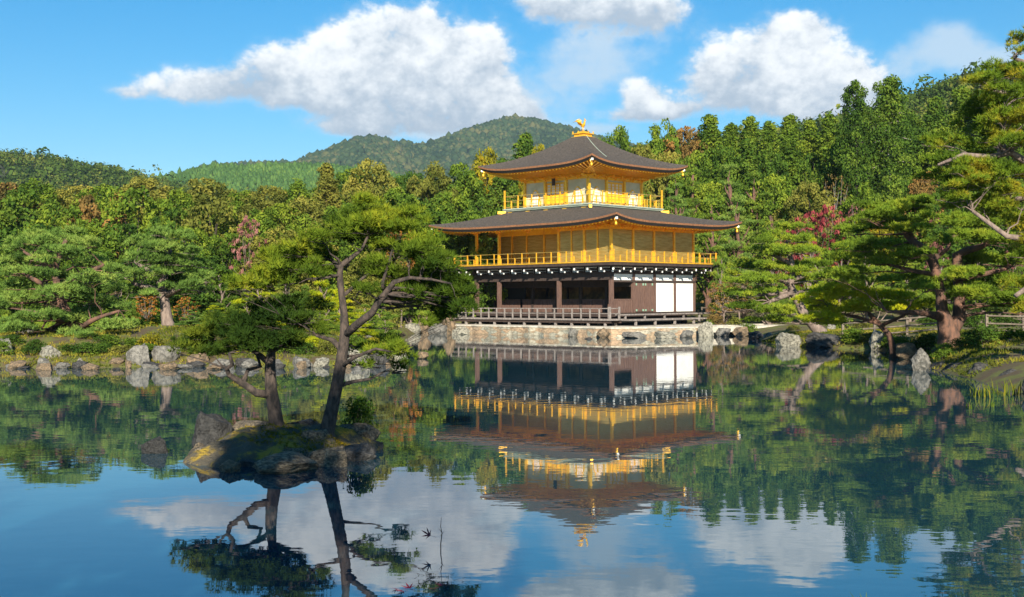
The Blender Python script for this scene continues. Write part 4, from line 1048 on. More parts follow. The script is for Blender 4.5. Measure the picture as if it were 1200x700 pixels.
# ------------------------------------------------------------------ the islet pines
t = hero_pine('pine_tree', 18.4, (324,.22), [(324,503,24),(321,480,20),(317,455,18),(316,430,16),(318,405,12),(322,385,8),(318,372,5)],
  [[(319,462,13),(300,459,12,-.1),(284,448,10,-.2),(268,438,8,-.3),(265,430,7,-.4),(272,426,6,-.5),(268,412,4,-.6)],
   [(284,448,8,-.2),(290,432,6,0),(305,428,5,.1),(300,412,4,.2)],
   [(316,425,10),(298,410,8,.2),(270,398,6,.3),(240,405,4,.3)],
   [(318,410,10),(338,398,9,.3),(350,388,8,.3),(365,370,6,.4),(368,360,4,.4)],
   [(318,400,7),(300,385,5,-.3),(285,375,3,-.3)]],
  [(228,404,30,10),(212,410,16,7),(250,392,34,12),(268,376,28,10),(248,412,26,8),(292,368,30,10),(318,362,30,10),(300,385,44,13),(285,403,34,9),(325,378,38,12),(345,393,26,8),
   (352,372,24,9),(368,358,26,9),(325,402,30,8),(272,392,36,12),(348,356,22,8),(303,410,24,6),(232,392,18,7)],
  'needle_deep', seed=5, per=130, Mn=9, L=.115, wd=.0125, depth=.75, sub=8, extra=2, rf=.8)
tag(t, 'shorter dark pine on the islet with a wide flat crown leaning left', 'tree')
t = hero_pine('pine_tree', 17.7, (382,.2), [(382,505,26),(388,480,22),(394,452,20),(400,420,19),(404,390,17),(403,365,12),(400,340,11),(398,322,11),(400,310,10),(412,301,8),(424,292,5),(432,275,4)],
  [[(400,314,8),(388,303,7,.2),(376,300,6,.4),(360,290,4,.5)],
   [(404,392,14),(420,378,13,-.2),(436,366,12,-.3),(444,352,12,-.4),(452,343,11,-.4),(462,330,8,-.5),(480,325,6,-.5),(505,327,4,-.6),(528,332,3,-.6)],
   [(403,345,7),(415,335,6,.1),(423,327,5,.2),(440,315,4,.2),(470,300,3,.3)],
   [(401,410,10),(390,398,9,.2),(384,396,7,.3),(370,392,5,.3)],
   [(398,430,8),(415,418,6,-.2),(440,408,4,-.4),(460,412,3,-.4)],
   [(452,343,8),(448,332,6,-.3),(455,310,4,-.2),(462,285,3,-.1)]],
  [(440,246,28,9),(462,255,30,10),(420,254,26,9),(395,265,28,9),(438,268,36,11),(475,272,34,10),(378,278,28,8),(410,282,32,9),(496,262,20,7),(500,284,30,9),(455,292,34,9),
   (350,290,30,9),(328,300,30,8),(372,300,26,8),(345,312,34,9),(308,322,34,9),(282,330,26,8),(330,330,34,9),(372,322,22,7),(480,305,34,9),(512,303,24,8),(440,315,26,8),
   (470,325,30,8),(502,332,30,9),(528,345,26,9),(540,358,16,6),(515,362,22,7),(488,350,24,7),(430,340,18,6),
   (505,345,36,12),(532,350,30,12),(520,372,26,9),(545,366,16,8),(490,335,36,10),(470,342,28,8),(510,322,34,10),(535,334,24,9),(425,412,26,8),(448,402,26,8),(462,418,24,9),(470,432,14,6),(440,428,18,6),(372,388,16,6)],
  'needle_isle', seed=9, per=115, Mn=9, L=.115, wd=.0125, depth=.8, sub=8, extra=2, rf=.72)
tag(t, 'taller forked pine on the islet with open layered crown above the dark water', 'tree')

# ------------------------------------------------------------------ big garden pines of the shores
def jit(pads, rg, s=3): return [(a+rg.uniform(-s,s), b+rg.uniform(-s,s), c, d) for a, b, c, d in pads]
rp_ = random.Random(4)
t = hero_pine('pine_tree', 48.5, (92,None), [(92,398,16),(90,385,14),(82,370,12),(72,352,10),(68,335,9),(64,315,8),(70,295,6),(78,278,4)],
  [[(90,385,8),(106,374,6,-1),(120,368,4,-1),(140,362,3,-1)],[(84,374,8),(62,372,5,-1.2),(45,364,4,-1.5),(25,360,3,-1.5)],[(70,345,7),(50,330,6,-.6),(28,318,4,-.6)],[(68,335,7),(95,320,6,-.5),(122,308,4,-.4)],[(96,392,7),(70,398,4,-2),(45,400,3,-2.4)],[(64,315,6),(45,302,5),(28,292,3)]],
  jit([(30,290,26,8),(52,279,26,8),(80,274,26,8),(105,283,24,7),(22,310,28,8),(50,304,32,9),(82,298,30,8),(112,304,24,7),(16,332,26,8),(42,326,34,9),(74,322,34,9),(104,324,28,8),(130,318,18,6),
   (10,354,28,8),(38,348,36,9),(70,345,34,9),(100,346,30,8),(128,340,22,7),(22,372,30,8),(54,369,36,9),(88,368,34,8),(120,364,28,8),(143,358,16,6),(14,392,26,8),(42,392,34,9),(72,392,34,9),(102,389,30,8),(128,384,24,7),
   (50,408,34,8),(80,410,30,8),(26,406,26,7),(108,404,26,7),(66,416,24,6),(130,398,24,6),(8,410,20,6),(146,378,16,6),(2,316,20,7),(0,345,18,7)], rp_),
  'needle_blue', bark='bark_red', seed=21, per=50, Mn=8, L=.17, wd=.030, depth=2.2, sub=7, extra=2)
tag(t, 'broad low spreading pine at the left edge overhanging the shore rocks', 'tree')
t = hero_pine('pine_tree', 53, (198,None), [(198,386,20),(196,375,14),(194,360,12),(192,345,11),(188,330,9),(194,312,7),(200,296,5),(198,280,4)],
  [[(193,345,8),(210,336,6,-.6),(228,332,4,-.8)],[(192,340,8),(172,334,6,-.6),(156,330,4,-.8)],[(190,325,6),(170,312,5,.3),(158,305,3,.4)],[(194,312,5),(212,304,4),(228,300,3)]],
  jit([(186,270,18,6),(206,274,20,7),(168,283,20,7),(192,288,24,7),(220,290,20,6),(156,302,20,7),(182,306,28,8),(212,308,26,7),(234,306,14,5),(150,322,18,6),(174,325,28,8),(206,326,28,8),(232,326,18,6),
   (160,340,22,6),(188,341,26,7),(216,342,26,7),(238,340,12,5),(246,322,12,5)], rp_, 2),
  'needle_blue', bark='bark_pale', seed=22, per=56, Mn=8, L=.17, wd=.030, depth=1.6, sub=7, extra=2)
tag(t, 'pine with a thick straight grey trunk standing on the mossy left bank', 'tree')
t = hero_pine('pine_tree', 57, (962,None), [(962,392,15),(952,382,12),(942,370,11),(935,355,10),(930,345,10),(926,335,8),(930,318,6),(926,300,5),(922,285,3)],
  [[(930,345,7),(915,350,6,-.6),(902,355,4,-.8)],[(930,340,7),(918,330,6),(895,322,4)],[(928,330,6),(950,322,5,.4),(970,318,3,.5)],[(924,344,8),(912,345,6,.3),(898,348,4,.3)],[(929,312,5),(905,300,4),(890,298,3)]],
  jit([(920,270,20,6),(905,280,24,7),(935,284,26,7),(890,296,26,7),(918,298,28,7),(948,300,26,7),(876,312,24,7),(905,315,30,7),(936,316,28,7),(962,314,20,6),(868,330,22,6),(892,332,28,7),(922,332,22,6),(955,332,24,6),
   (975,328,16,5),(874,346,22,6),(898,348,26,6),(880,362,26,6),(908,366,24,6),(896,376,24,5),(922,378,16,5),(862,352,14,5),(958,347,20,5)], rp_, 2),
  'needle_fresh', bark='bark_pale', seed=23, per=54, Mn=8, L=.17, wd=.030, depth=1.9, sub=7, extra=2)
tag(t, 'pine with a bare trunk leaning left over the water beside the white wedge boulder', 'tree')
t = hero_pine('pine_tree', 42, (1112,.45), [(1112,412,30),(1112,395,24),(1108,380,20),(1104,368,14),(1102,345,11),(1098,325,11),(1093,308,12),(1086,297,11),(1072,287,9),(1062,277,7),(1056,268,5)],
  [[(1114,390,20),(1124,375,16,.2),(1124,350,12,.3),(1122,325,11,.3),(1122,302,12,.3),(1132,297,9,.2),(1150,292,7,0),(1170,282,5,-.2)],
   [(1106,375,12),(1085,370,7,-.6),(1060,368,5,-1),(1040,368,3,-1.2)],[(1070,285,6),(1066,272,6),(1074,262,4)],[(1093,308,6),(1110,295,5,.4),(1118,280,4,.5)],[(1122,330,8),(1150,325,6,-.5),(1180,318,4,-.8)],[(1098,325,6),(1070,320,5,-.4),(1040,312,3,-.6)]],
  jit([(1040,246,32,8),(1065,252,30,8),(1018,258,26,8),(1090,262,26,8),(1030,270,34,9),(1062,272,26,7),(1005,276,22,7),(1012,292,34,8),(1050,292,30,8),(995,308,32,8),(1030,312,36,8),(1065,312,28,8),
   (985,326,32,8),(1018,330,38,8),(1058,332,34,8),(1085,340,24,7),(1120,262,28,8),(1145,268,30,8),(1172,266,30,9),(1120,282,26,7),(1150,285,30,8),(1182,288,30,8),(1136,308,32,9),(1168,310,34,9),(1196,312,20,8),
   (1128,328,30,8),(1160,334,36,9),(1190,340,28,9),(1140,350,30,8),(1175,358,34,9),(1110,350,20,6),(1198,366,20,8)], rp_),
  'needle_fresh', bark='bark_red', seed=24, per=78, Mn=8, L=.15, wd=.024, depth=1.8, sub=7, extra=2)
tag(t, 'large forked pine on the right shore with snaking red limbs', 'tree')
t = hero_pine('pine_tree', 45, (1040,.45), [(1046,412,8),(1042,395,7),(1030,382,6),(1018,370,5)], [[(1030,382,5),(1005,374,4),(975,368,3)],[(1032,384,5),(1060,372,3)]],
  jit([(962,352,26,7),(990,346,34,8),(1022,350,36,8),(1052,352,30,8),(972,366,32,8),(1005,366,36,8),(1040,366,34,8),(1066,362,22,6),(958,376,22,6),(985,378,24,6)], rp_, 2),
  'needle_lime', bark='bark_red', seed=25, per=72, Mn=8, L=.15, wd=.024, depth=1.3, sub=7, extra=2)
tag(t, 'low bright yellow-green pine in front of the rail fence', 'tree')
t = hero_pine('pine_tree', 33, (1262,.6), [(1262,440,34),(1256,380,30),(1250,300,26),(1244,220,22),(1238,150,18),(1232,90,12),(1222,40,7)],
  [[(1246,230,12),(1215,200,9,-.4),(1185,182,8,-.7),(1160,187,6,-.9),(1130,184,5,-1),(1100,196,3,-1)],[(1240,150,10),(1210,130,8),(1180,112,6),(1150,105,4)],[(1250,300,12),(1215,285,9,-.5),(1180,280,6,-.8),(1140,250,4,-.8)],[(1236,100,8),(1215,80,6),(1190,72,4)],[(1252,320,12),(1220,330,8,-1),(1190,350,5,-1.5)],[(1244,230,10),(1205,235,7,.6),(1165,240,4,1)]],
  jit([(1200,52,20,10),(1196,66,16,8),(1178,88,34,12),(1205,96,34,12),(1158,100,26,9),(1192,112,36,12),(1165,122,34,11),(1148,138,30,10),(1180,142,38,12),(1206,134,30,12),(1138,158,30,10),(1168,166,36,11),(1198,170,34,12),
   (1118,174,28,9),(1145,184,34,10),(1108,194,30,9),(1135,204,36,10),(1172,208,40,12),(1202,205,30,12),(1098,212,26,8),(1128,224,36,10),(1165,232,40,11),(1198,238,34,12),(1138,246,34,9),(1178,256,38,10),(1112,236,24,7),(1205,270,30,12),(1198,300,30,12),(1192,335,30,12),(1205,372,30,12)], rp_),
  'needle_gold', bark='bark_pale', seed=26, per=95, Mn=8, L=.135, wd=.019, depth=1.5, sub=7, extra=2)
tag(t, 'tall golden-tipped pine reaching in from the right edge with a pale bare limb', 'tree')

# ------------------------------------------------------------------ prototypes of the other trees, then their copies
PROTO = {}
def proto(k, o, H, W_):
    PROTO.setdefault(k, []).append([o, H, W_, False])
rg = np.random.default_rng(100)
for i in range(4): proto('broad', broad_tree(np.random.default_rng(200+i), 10, 8), 10, 8)
for i in range(2): proto('round', broad_tree(np.random.default_rng(220+i), 8, 8.4, 15, 26, .2, .12, 1.05), 8, 8.4)
for i in range(3): proto('cedar', cedar_tree(np.random.default_rng(240+i), 14, 5.4), 14, 5.4)
proto('tallcedar', cedar_tree(np.random.default_rng(250), 17, 6.2, 'bark_white', .15, .46, .62, 60, .35, 1.35), 17, 6.2)
proto('tallcedar', cedar_tree(np.random.default_rng(251), 17, 6.2, 'bark', .15, .42, .52, 60, .3, 1.3), 17, 6.2)
for i in range(3): proto('redpine', auto_pine(np.random.default_rng(260+i), 11, 7, 7, 14, 'bark_red', .35, .10, Mn=7, L=.26, wd=.06), 11, 7)
for i in range(4): proto('gpine', auto_pine(np.random.default_rng(280+i), 4.6, 5.2, 6, 44, 'bark_pale', .20, .25, Mn=8, L=.18, wd=.036), 4.6, 5.2)
for i in range(2): proto('maple', maple_tree(np.random.default_rng(300+i)), 5, 5)
proto('bare', maple_tree(np.random.default_rng(310), 6, 5, 70, 12, .08, 'bark_white', 1.1), 6, 5)
for i in range(3): proto('shrub', shrub_plant(np.random.default_rng(320+i)), 1.2, 1.7)
cnt = {}
NAME = {'broad':'broadleaf_tree','round':'broadleaf_tree','cedar':'cedar_tree','tallcedar':'cedar_tree','redpine':'pine_tree','gpine':'pine_tree','maple':'maple_tree','bare':'bare_tree','shrub':'shrub'}
def plant(kind, px, top, wpx, Y, lm, label, group=None, foot=None):
    """a plant whose crown tops out at (px, top) at distance Y and is wpx wide; foot = photograph row of its foot if it is not at ground level"""
    ps = PROTO[kind]; i = cnt.get(kind, 0); cnt[kind] = i+1; pr = ps[i % len(ps)]
    if not pr[3]: o = pr[0]; pr[3] = True; o.name = NAME[kind]
    else: o = copy_tree(pr[0])
    while foot is None and float(pond_dist((px-600)/F*Y, Y)) < .35 and Y < 100: Y += .8
    X = (px-600)/F*Y; z0 = g1(X, Y); zt = EYE+(350-top)/F*Y
    sz = max(.25, (zt-z0))/pr[1]; sx = wpx/F*Y/pr[2]*{'broad':1.3,'round':1.15,'cedar':1.25,'redpine':1.1}.get(kind, 1)
    o.location = (X, Y, z0); o.scale = (sx, sx, sz); o.rotation_euler = (0, 0, (i*2.4) % 6.28)
    for k in list(o.keys()): del o[k]
    tag(o, label, 'shrub' if kind == 'shrub' else 'tree', group)
    cr = [c for c in o.children if c.name.split('.')[0] in ('crown','foliage')][0]
    cr.material_slots[0].link = 'OBJECT'; cr.material_slots[0].material = LM[lm]; return o
ORD = ['first','second','third','fourth','fifth','sixth','seventh','eighth','ninth','tenth','eleventh','twelfth','thirteenth','fourteenth','fifteenth','sixteenth','seventeenth','eighteenth','nineteenth','twentieth','twenty-first','twenty-second','twenty-third','twenty-fourth','twenty-fifth']
CW = {'leaf_dark':'dark green','leaf_mid':'mid green','leaf_olive':'olive green','leaf_gold':'golden yellow','leaf_brown':'brownish','leaf_orange':'orange','leaf_red':'red','leaf_pink':'dull pink','needle_mid':'green','needle_dark':'dark','needle_blue':'blue-green','needle_gold':'golden-tipped','needle_lime':'yellow-green'}
KW = {'broad':'leafy tree','round':'round bushy tree','cedar':'conical cedar','redpine':'tall pine','gpine':'layered pine','shrub':'low shrub','maple':'maple','bare':'nearly bare tree','tallcedar':'tall cedar'}
def row(items, Y, rowname, group, dY=3):
    items = sorted(items, key=lambda t: t[1]); rr_ = random.Random(rowname)
    for i, (kind, px, top, wpx, lm) in enumerate(items):
        plant(kind, px, top, wpx, Y+rr_.uniform(-dY, dY), lm, f"{CW[lm]} {KW[kind]}, {ORD[i]} from left in {rowname}", group)
b, r_, c_, rp, gp, sh, mp_ = 'broad','round','cedar','redpine','gpine','shrub','maple'
D_, M1, O_, G_, BR = 'leaf_dark','leaf_mid','leaf_olive','leaf_gold','leaf_brown'
# left wood
row([(b,-40,200,90,M1),(b,5,208,70,'leaf_brown'),(b,48,205,76,M1),(b,92,214,70,O_),(b,128,212,66,M1),(b,168,205,76,O_),(b,208,216,66,M1),(b,243,206,70,O_),(b,282,222,64,M1),(b,318,214,60,O_),(b,352,207,56,M1),
     (c_,384,192,44,O_),(b,412,196,60,M1),(b,441,184,62,O_),(b,478,200,60,D_),(b,508,186,58,O_),(b,543,190,56,M1),(b,566,172,50,G_),(c_,592,188,50,D_),(c_,616,160,52,D_),(b,640,166,44,G_),(b,662,168,40,O_)], 118, 'skyline row of the left wood', 'trees of the left wood')
row([(r_,-20,228,90,D_),(r_,32,214,100,D_),(r_,78,240,80,M1),(r_,112,222,74,BR),(r_,158,216,92,M1),(r_,205,238,78,D_),(r_,246,224,88,O_),(r_,292,240,70,M1),(b,330,236,70,M1),(b,366,228,70,O_),(b,400,236,66,M1),(b,430,224,62,M1),
     (b,468,218,60,M1),(b,500,230,64,D_),(b,532,222,62,M1),(b,560,226,60,D_)], 98, 'second row of the left wood', 'trees of the left wood', 2.5)
row([(r_,-10,262,80,D_),(r_,52,256,80,D_),(b,102,262,70,M1),(r_,146,258,70,D_),(r_,190,262,70,D_),(b,232,262,70,M1),(mp_,291,250,50,'leaf_pink'),(b,262,270,50,M1),(b,330,262,66,O_),(b,372,264,66,O_),(b,408,262,66,M1),(b,452,256,66,M1),(b,490,262,60,M1),(b,528,258,60,D_),(b,560,262,50,M1)],
    82, 'third row of the left wood', 'trees of the left wood', 2)
row([(gp,-12,300,80,'needle_mid'),(sh,20,330,70,M1),(gp,140,300,64,'needle_mid'),(b,110,290,60,D_),(mp_,172,338,40,'leaf_orange'),(mp_,218,345,34,'leaf_orange'),(b,240,292,66,D_),(gp,262,316,72,'needle_mid'),(gp,300,326,66,'needle_lime'),(gp,340,310,70,'needle_mid'),(gp,376,322,66,'needle_lime'),
     (gp,420,318,66,'needle_mid'),(mp_,470,262,56,'leaf_orange'),(b,440,292,64,O_),(gp,482,312,62,'needle_mid')], 66, 'row behind the left shore', 'trees behind the left shore', 2)
row([(sh,20,392,40,M1),(sh,165,372,34,M1),(sh,178,366,28,'leaf_gold'),(sh,222,370,36,M1),(sh,246,366,40,'needle_lime'),(sh,272,372,42,M1),(sh,300,374,42,M1),(gp,330,352,56,'needle_mid'),(sh,352,376,36,BR),(gp,384,354,50,'needle_mid'),(sh,404,378,34,M1),(gp,430,358,54,'needle_mid'),(sh,455,384,34,M1),(sh,286,384,36,O_),(sh,236,384,24,O_)], 55.5, 'shrub row of the left shore', 'shrubs of the left shore', 2)
row([(gp,478,346,46,'needle_mid'),(sh,462,376,26,M1),(gp,505,356,36,'needle_mid'),(sh,492,378,20,'leaf_orange'),(b,500,318,36,D_)], 86, 'clump just left of the pavilion', 'trees left of the pavilion', 1.5)
# behind the pavilion
row([(sh,-6,389,40,M1),(sh,14,387,34,D_),(sh,38,401,30,D_),(sh,104,393,34,D_),(sh,124,387,40,M1),(sh,150,393,34,M1),(sh,176,385,36,'leaf_gold'),(sh,220,389,36,O_),(sh,244,393,40,M1),(sh,270,391,36,'leaf_gold'),(sh,296,395,36,M1),(sh,318,391,36,O_),(sh,344,395,40,M1),(sh,366,391,32,'needle_lime'),(sh,392,393,34,O_),(sh,414,387,34,M1),(sh,436,391,30,'leaf_gold'),(sh,452,395,22,M1),(sh,460,387,22,M1)], 44.3, 'low row on the left bank', 'shrubs of the left shore', 1.2)
row([(sh,2,394,30,M1),(sh,40,392,34,D_),(sh,82,398,40,D_),(sh,100,396,36,D_),(sh,120,398,40,D_),(sh,142,400,34,O_),(sh,172,398,30,M1),(sh,222,394,34,M1),(sh,238,398,34,O_),(sh,262,396,36,M1),(sh,284,394,34,'leaf_gold'),(sh,308,398,36,O_),(sh,334,396,34,M1),(sh,360,398,34,D_),(sh,386,394,36,O_),(sh,404,398,30,M1),(sh,428,394,34,D_),(sh,448,394,26,O_)], 42.6, 'waterside row of the left bank', 'shrubs of the left shore', .5)
row([(gp,226,362,40,'needle_blue'),(gp,268,366,46,'needle_mid'),(gp,316,362,50,'needle_lime'),(gp,372,364,48,'needle_mid'),(gp,420,366,50,'needle_lime'),(gp,452,372,34,'needle_mid')], 49, 'low pine row on the left bank', 'trees behind the left shore', 1.2)
row([(gp,250,356,52,'needle_lime'),(gp,292,350,60,'needle_mid'),(gp,352,344,60,'needle_blue'),(gp,398,346,54,'needle_lime'),(gp,446,350,50,'needle_mid')], 59, 'pine row above the left bank', 'trees behind the left shore', 1.2)
row([(sh,1000,384,40,M1),(sh,1020,390,30,O_),(sh,1050,392,44,M1),(sh,1085,390,44,D_),(sh,1150,380,50,D_),(sh,1185,384,50,M1),(sh,1130,396,40,D_),(sh,1165,404,44,M1),(sh,1200,402,44,D_),(sh,1105,402,36,M1)], 39.5, 'front row of the right bank', 'shrubs of the right shore', 1.2)
row([(b,560,300,60,D_),(r_,585,318,50,D_),(b,536,290,50,M1),(b,610,300,50,D_),(b,650,290,60,M1),(b,700,280,60,M1),(b,750,290,60,D_),(sh,562,340,30,M1),(sh,580,344,26,M1)], 99, 'row behind the pavilion', 'trees behind the pavilion', 2)
# right wood
row([(b,700,168,36,'leaf_pink'),(b,724,146,50,M1),(b,756,168,46,O_),(b,776,138,52,M1),(b,806,148,50,BR),(c_,834,138,48,M1),(c_,858,148,40,M1),(c_,880,140,40,M1),(c_,903,146,38,M1),(c_,926,138,42,M1),(c_,950,145,40,M1),(c_,972,138,42,M1),(c_,990,148,42,D_),
     (c_,1072,140,46,D_),(c_,1096,118,46,D_),(c_,1128,106,50,M1),(c_,1152,112,50,D_),(b,1180,110,60,M1),(c_,1214,90,60,D_)], 124, 'skyline row of the right wood', 'trees of the right wood')
row([(b,712,186,56,BR),(b,745,182,56,M1),(b,783,178,56,O_),(b,818,176,54,M1),(b,850,172,54,D_),(c_,878,166,46,D_),(b,900,172,50,D_),(r_,956,176,62,D_),(c_,926,164,44,M1),(c_,985,168,42,D_),(c_,1022,160,40,D_),(c_,1062,150,48,D_),(c_,1084,158,42,D_),(b,1108,150,56,M1),(b,1142,160,60,D_),(b,1180,160,60,D_)],
    112, 'second row of the right wood', 'trees of the right wood', 2)
row([(b,690,214,54,M1),(rp,812,196,60,'needle_mid'),(rp,790,206,50,'needle_blue'),(b,832,214,56,M1),(rp,852,200,58,'needle_blue'),(rp,884,206,60,'needle_mid'),(b,912,204,58,M1),(b,946,214,58,O_),('bare',980,204,50,'leaf_brown'),(b,1012,214,52,M1),(b,1050,206,52,D_),(b,1082,204,54,BR),(b,1116,210,60,D_),(b,1160,214,60,M1)],
    99, 'third row of the right wood', 'trees of the right wood', 2)
row([(rp,796,236,56,'needle_blue'),(rp,830,240,60,'needle_mid'),(rp,866,236,64,'needle_blue'),(rp,902,246,60,'needle_mid'),(mp_,950,248,70,'leaf_red'),(mp_,972,240,50,'leaf_red'),('bare',1004,238,44,'leaf_pink'),(b,996,262,60,M1),(b,1034,238,60,'leaf_gold'),(b,1068,250,56,M1),(b,1110,246,60,D_),(mp_,1098,256,40,'leaf_pink'),(b,1150,250,60,D_),(b,1190,250,60,D_)],
    88, 'fourth row of the right wood', 'trees of the right wood', 1.5)
row([(mp_,848,330,52,BR),(mp_,866,322,46,BR),(gp,846,300,38,'needle_mid'),(gp,868,300,60,'needle_blue'),(gp,905,286,60,'needle_mid'),(gp,948,278,60,'needle_lime'),(mp_,926,268,44,'leaf_red'),(gp,985,290,60,'needle_lime'),(gp,1020,286,60,'needle_mid'),(gp,1064,300,60,'needle_mid'),(gp,1105,300,60,'needle_mid'),(gp,1150,300,64,'needle_dark'),(gp,1190,296,64,'needle_mid'),(mp_,1186,292,40,'leaf_pink'),(mp_,1098,282,36,'leaf_pink')],
    77, 'row behind the right shore', 'trees behind the right shore', 2)
row([(sh,838,366,30,BR),(sh,862,370,26,'leaf_olive'),(sh,878,378,22,M1),(sh,930,382,22,O_),(sh,985,372,40,M1),(sh,1010,378,30,O_),(sh,1145,368,44,D_),(sh,1180,370,44,D_),(sh,1090,372,40,D_)], 66, 'shrub row behind the rail fence', 'shrubs of the right shore', 2)
row([(sh,1000,394,30,D_),(sh,1046,398,34,D_),(sh,1075,400,36,D_),(sh,1140,392,44,D_),(sh,1170,394,44,D_),(sh,1196,392,40,D_),(sh,1134,412,26,M1),(sh,1196,420,30,M1)], 43, 'row under the forked pine', 'shrubs of the right shore', 1.5)
plant('tallcedar', 1043, 95, 62, 104, D_, 'tall old cedar with a pale bare trunk standing above the right wood')
plant('tallcedar', 1004, 100, 52, 104, D_, 'tall dark-trunked cedar with a tufted top left of the pale-trunked one')
plant('shrub', 832, 372, 16, 70, 'needle_mid', 'tiny pine seedling shrub on the gravel at the right end of the platform')
o = plant('shrub', 420, 478, 60, 18.6, D_, 'small leafy shrub behind the foot of the taller islet pine', foot=1); o.location.z = .25; o.scale = (.36,.36,.50)
# trees on the bank behind the camera that shade the islet and the near right shore
def shade(x, y, H, W_, kind, label, lm='leaf_dark'):
    ps = PROTO[kind]; o = copy_tree(ps[0][0]); o.location = (x, y, .4); o.scale = (W_/ps[0][2], W_/ps[0][2], H/ps[0][1])
    for k in list(o.keys()): del o[k]
    tag(o, label, 'tree')
shade(-1.9, -4.5, 11.8, 4.6, 'broad', 'broad tree on the near bank behind the viewpoint, left one')
shade(-6.6, -8.5, 13.2, 4.6, 'broad', 'taller tree on the near bank behind the viewpoint, rear one')
shade(19.5, 25, 9.5, 6.5, 'round', 'round tree on the right bank just outside the photo')
shade(22.5, 33, 9.0, 6.5, 'broad', 'leafy tree farther back on the right bank outside the photo')

# ------------------------------------------------------------------ fences, reeds, leaves
def fence(p0, p1, n, h, label, z=None):
    f = empty('rail_fence', (p0[0], p0[1], g1(*p0[:2]))); tag(f, label, 'fence')
    d = Vector((p1[0]-p0[0], p1[1]-p0[1], g1(*p1[:2])-g1(*p0[:2])))
    for i in range(n+1):
        q = d*(i/n); MB().box(q.x-.05, q.y-.05, q.z-.2, q.x+.05, q.y+.05, q.z+h).build('post', M['bamboo'], f)
    for k in (.93,.55,.22):
        MB().tube([tuple(Vector((0,-.07,h*k))), tuple(d*.5+Vector((0,-.07,h*k-.01))), tuple(d+Vector((0,-.07,h*k)))], [.035]*3, 6).build('rail', M['bamboo'], f)
fence((14.6,49.5+4), (18.2,51.5), 3, .8, 'dark post and rail fence between the egg-shaped rock and the forked pine')
fence((18.6,47.5), (23.5,45.5), 4, .8, 'pale rail fence behind the bushes at the right edge')
fence((13.0,83), (18.4,82), 4, .9, 'pale rail fence under the brown tree right of the pavilion')
rgr = np.random.default_rng(55)
reed_m = leafmat('reed_blades', (.04,.07,.01), (.09,.13,.015), (.20,.17,.02), .3, 2)
def reeds(X, Y, n, sp, h, label):
    P0 = rgr.normal(size=(n,2))*sp; hh = h*rgr.uniform(.5,1.1,n); b = rgr.normal(size=(n,2))*.18*h; V=[];Fc=[]
    for i in range(n):
        x, y = P0[i]; k = len(V); w_ = .012 if Y > 15 else .004
        V += [(x-w_,y,-.12),(x+w_,y,-.12),(x-w_*.8+b[i,0]*.4,y+b[i,1]*.4,hh[i]*.6),(x+w_*.8+b[i,0]*.4,y+b[i,1]*.4,hh[i]*.6),(x+b[i,0],y+b[i,1],hh[i]),(x+b[i,0]+.002,y+b[i,1],hh[i])]
        Fc += [(k,k+1,k+3,k+2),(k+2,k+3,k+5,k+4)]
    me = npmesh('reed_clump', np.array(V), np.array(Fc), reed_m, np.repeat(rgr.random(n),2)); o = bpy.data.objects.new('reed_clump', me); link(o); o.location = (X,Y,0); tag(o, label, 'reeds', 'reed clumps of the right shore')
for (px, py, n, sp, h, lb) in [(1148,468,26,.12,.55,'yellow-green reed clump in the water off the right shore, left one'),(1182,466,40,.2,.6,'wider reed clump in the water near the right edge'),(1133,482,6,.07,.28,'few short bright reed blades standing farthest out in the water'),(1040,412,22,.25,.5,'thin reed clump beside the egg-shaped rock'),(1164,480,5,.05,.25,'tiny reed tuft between the larger reed clumps')]:
    Y = wl(py); reeds((px-600)/F*Y, Y, int(n*.6), sp, h*.62, lb)
reeds((1014-600)/F*8.75, 8.75, 5, .05, .12, 'few grass tips at the bottom edge of the water')
# maple leaf caught on a twig, and leaves afloat
def mleaf(size, curl=.15):
    m = MB(); n = 5; pts = []
    ang = [(-78,.62),(-40,.9),(0,1.05),(40,.9),(78,.62)]; out = [(0,-.16)]
    for i, (a, r) in enumerate(ang):
        a = R(a); out += [(math.sin(a-.17)*r*.5, math.cos(a-.17)*r*.5), (math.sin(a)*r, math.cos(a)*r), (math.sin(a+.17)*r*.5, math.cos(a+.17)*r*.5)]
        if i < 4: am = R((ang[i][0]+ang[i+1][0])/2); out.append((math.sin(am)*.20, math.cos(am)*.20))
    for th in (0, -.012): m.v += [(x*size, y*size, th*size-curl*size*(x*x+y*y)) for x, y in out]
    k = len(out); c0 = len(m.v); m.v += [(0,0,0),(0,0,-.012*size)]
    for i in range(k):
        j = (i+1) % k; m.f += [(c0, i, j), (c0+1, k+j, k+i), (i, k+i, k+j, j)]; m.mi += [0,0,0]
    m.tube([(0,-.16*size,0),(.1*size,-.5*size,.02*size),(.12*size,-.8*size,.06*size)], [.012*size]*3, 4); return m
RL = mat('red_leaf', (.34,.012,.03), .6, var=.4, scale=30); RL2 = mat('purple_leaf', (.10,.012,.03), .6, var=.3, scale=30)
tw = empty('twig', ((515-600)/F*10.9, 10.9, 0)); tag(tw, 'thin bare twig standing upright in the near water', 'twig')
MB().tube([(0,0,-.3),(0,0,.05),(.012,0,.14),(.0,0,.2),(.006,0,.285)], [.005,.005,.004,.003,.002], 6).tube([(.0,0,.12),(.03,0,.16)], [.003,.001], 5).tube([(.01,0,.15),(-.02,0,.185)], [.003,.001], 5).build('stem', M['bark'], tw)
lf_ = mleaf(.085).build('maple_leaf', RL2); lf_.location = ((502-600)/F*10.9, 10.86, .135); lf_.rotation_euler = (R(78), R(-60), R(10)); tag(lf_, 'dark purple maple leaf hanging beside the upright twig', 'leaf')
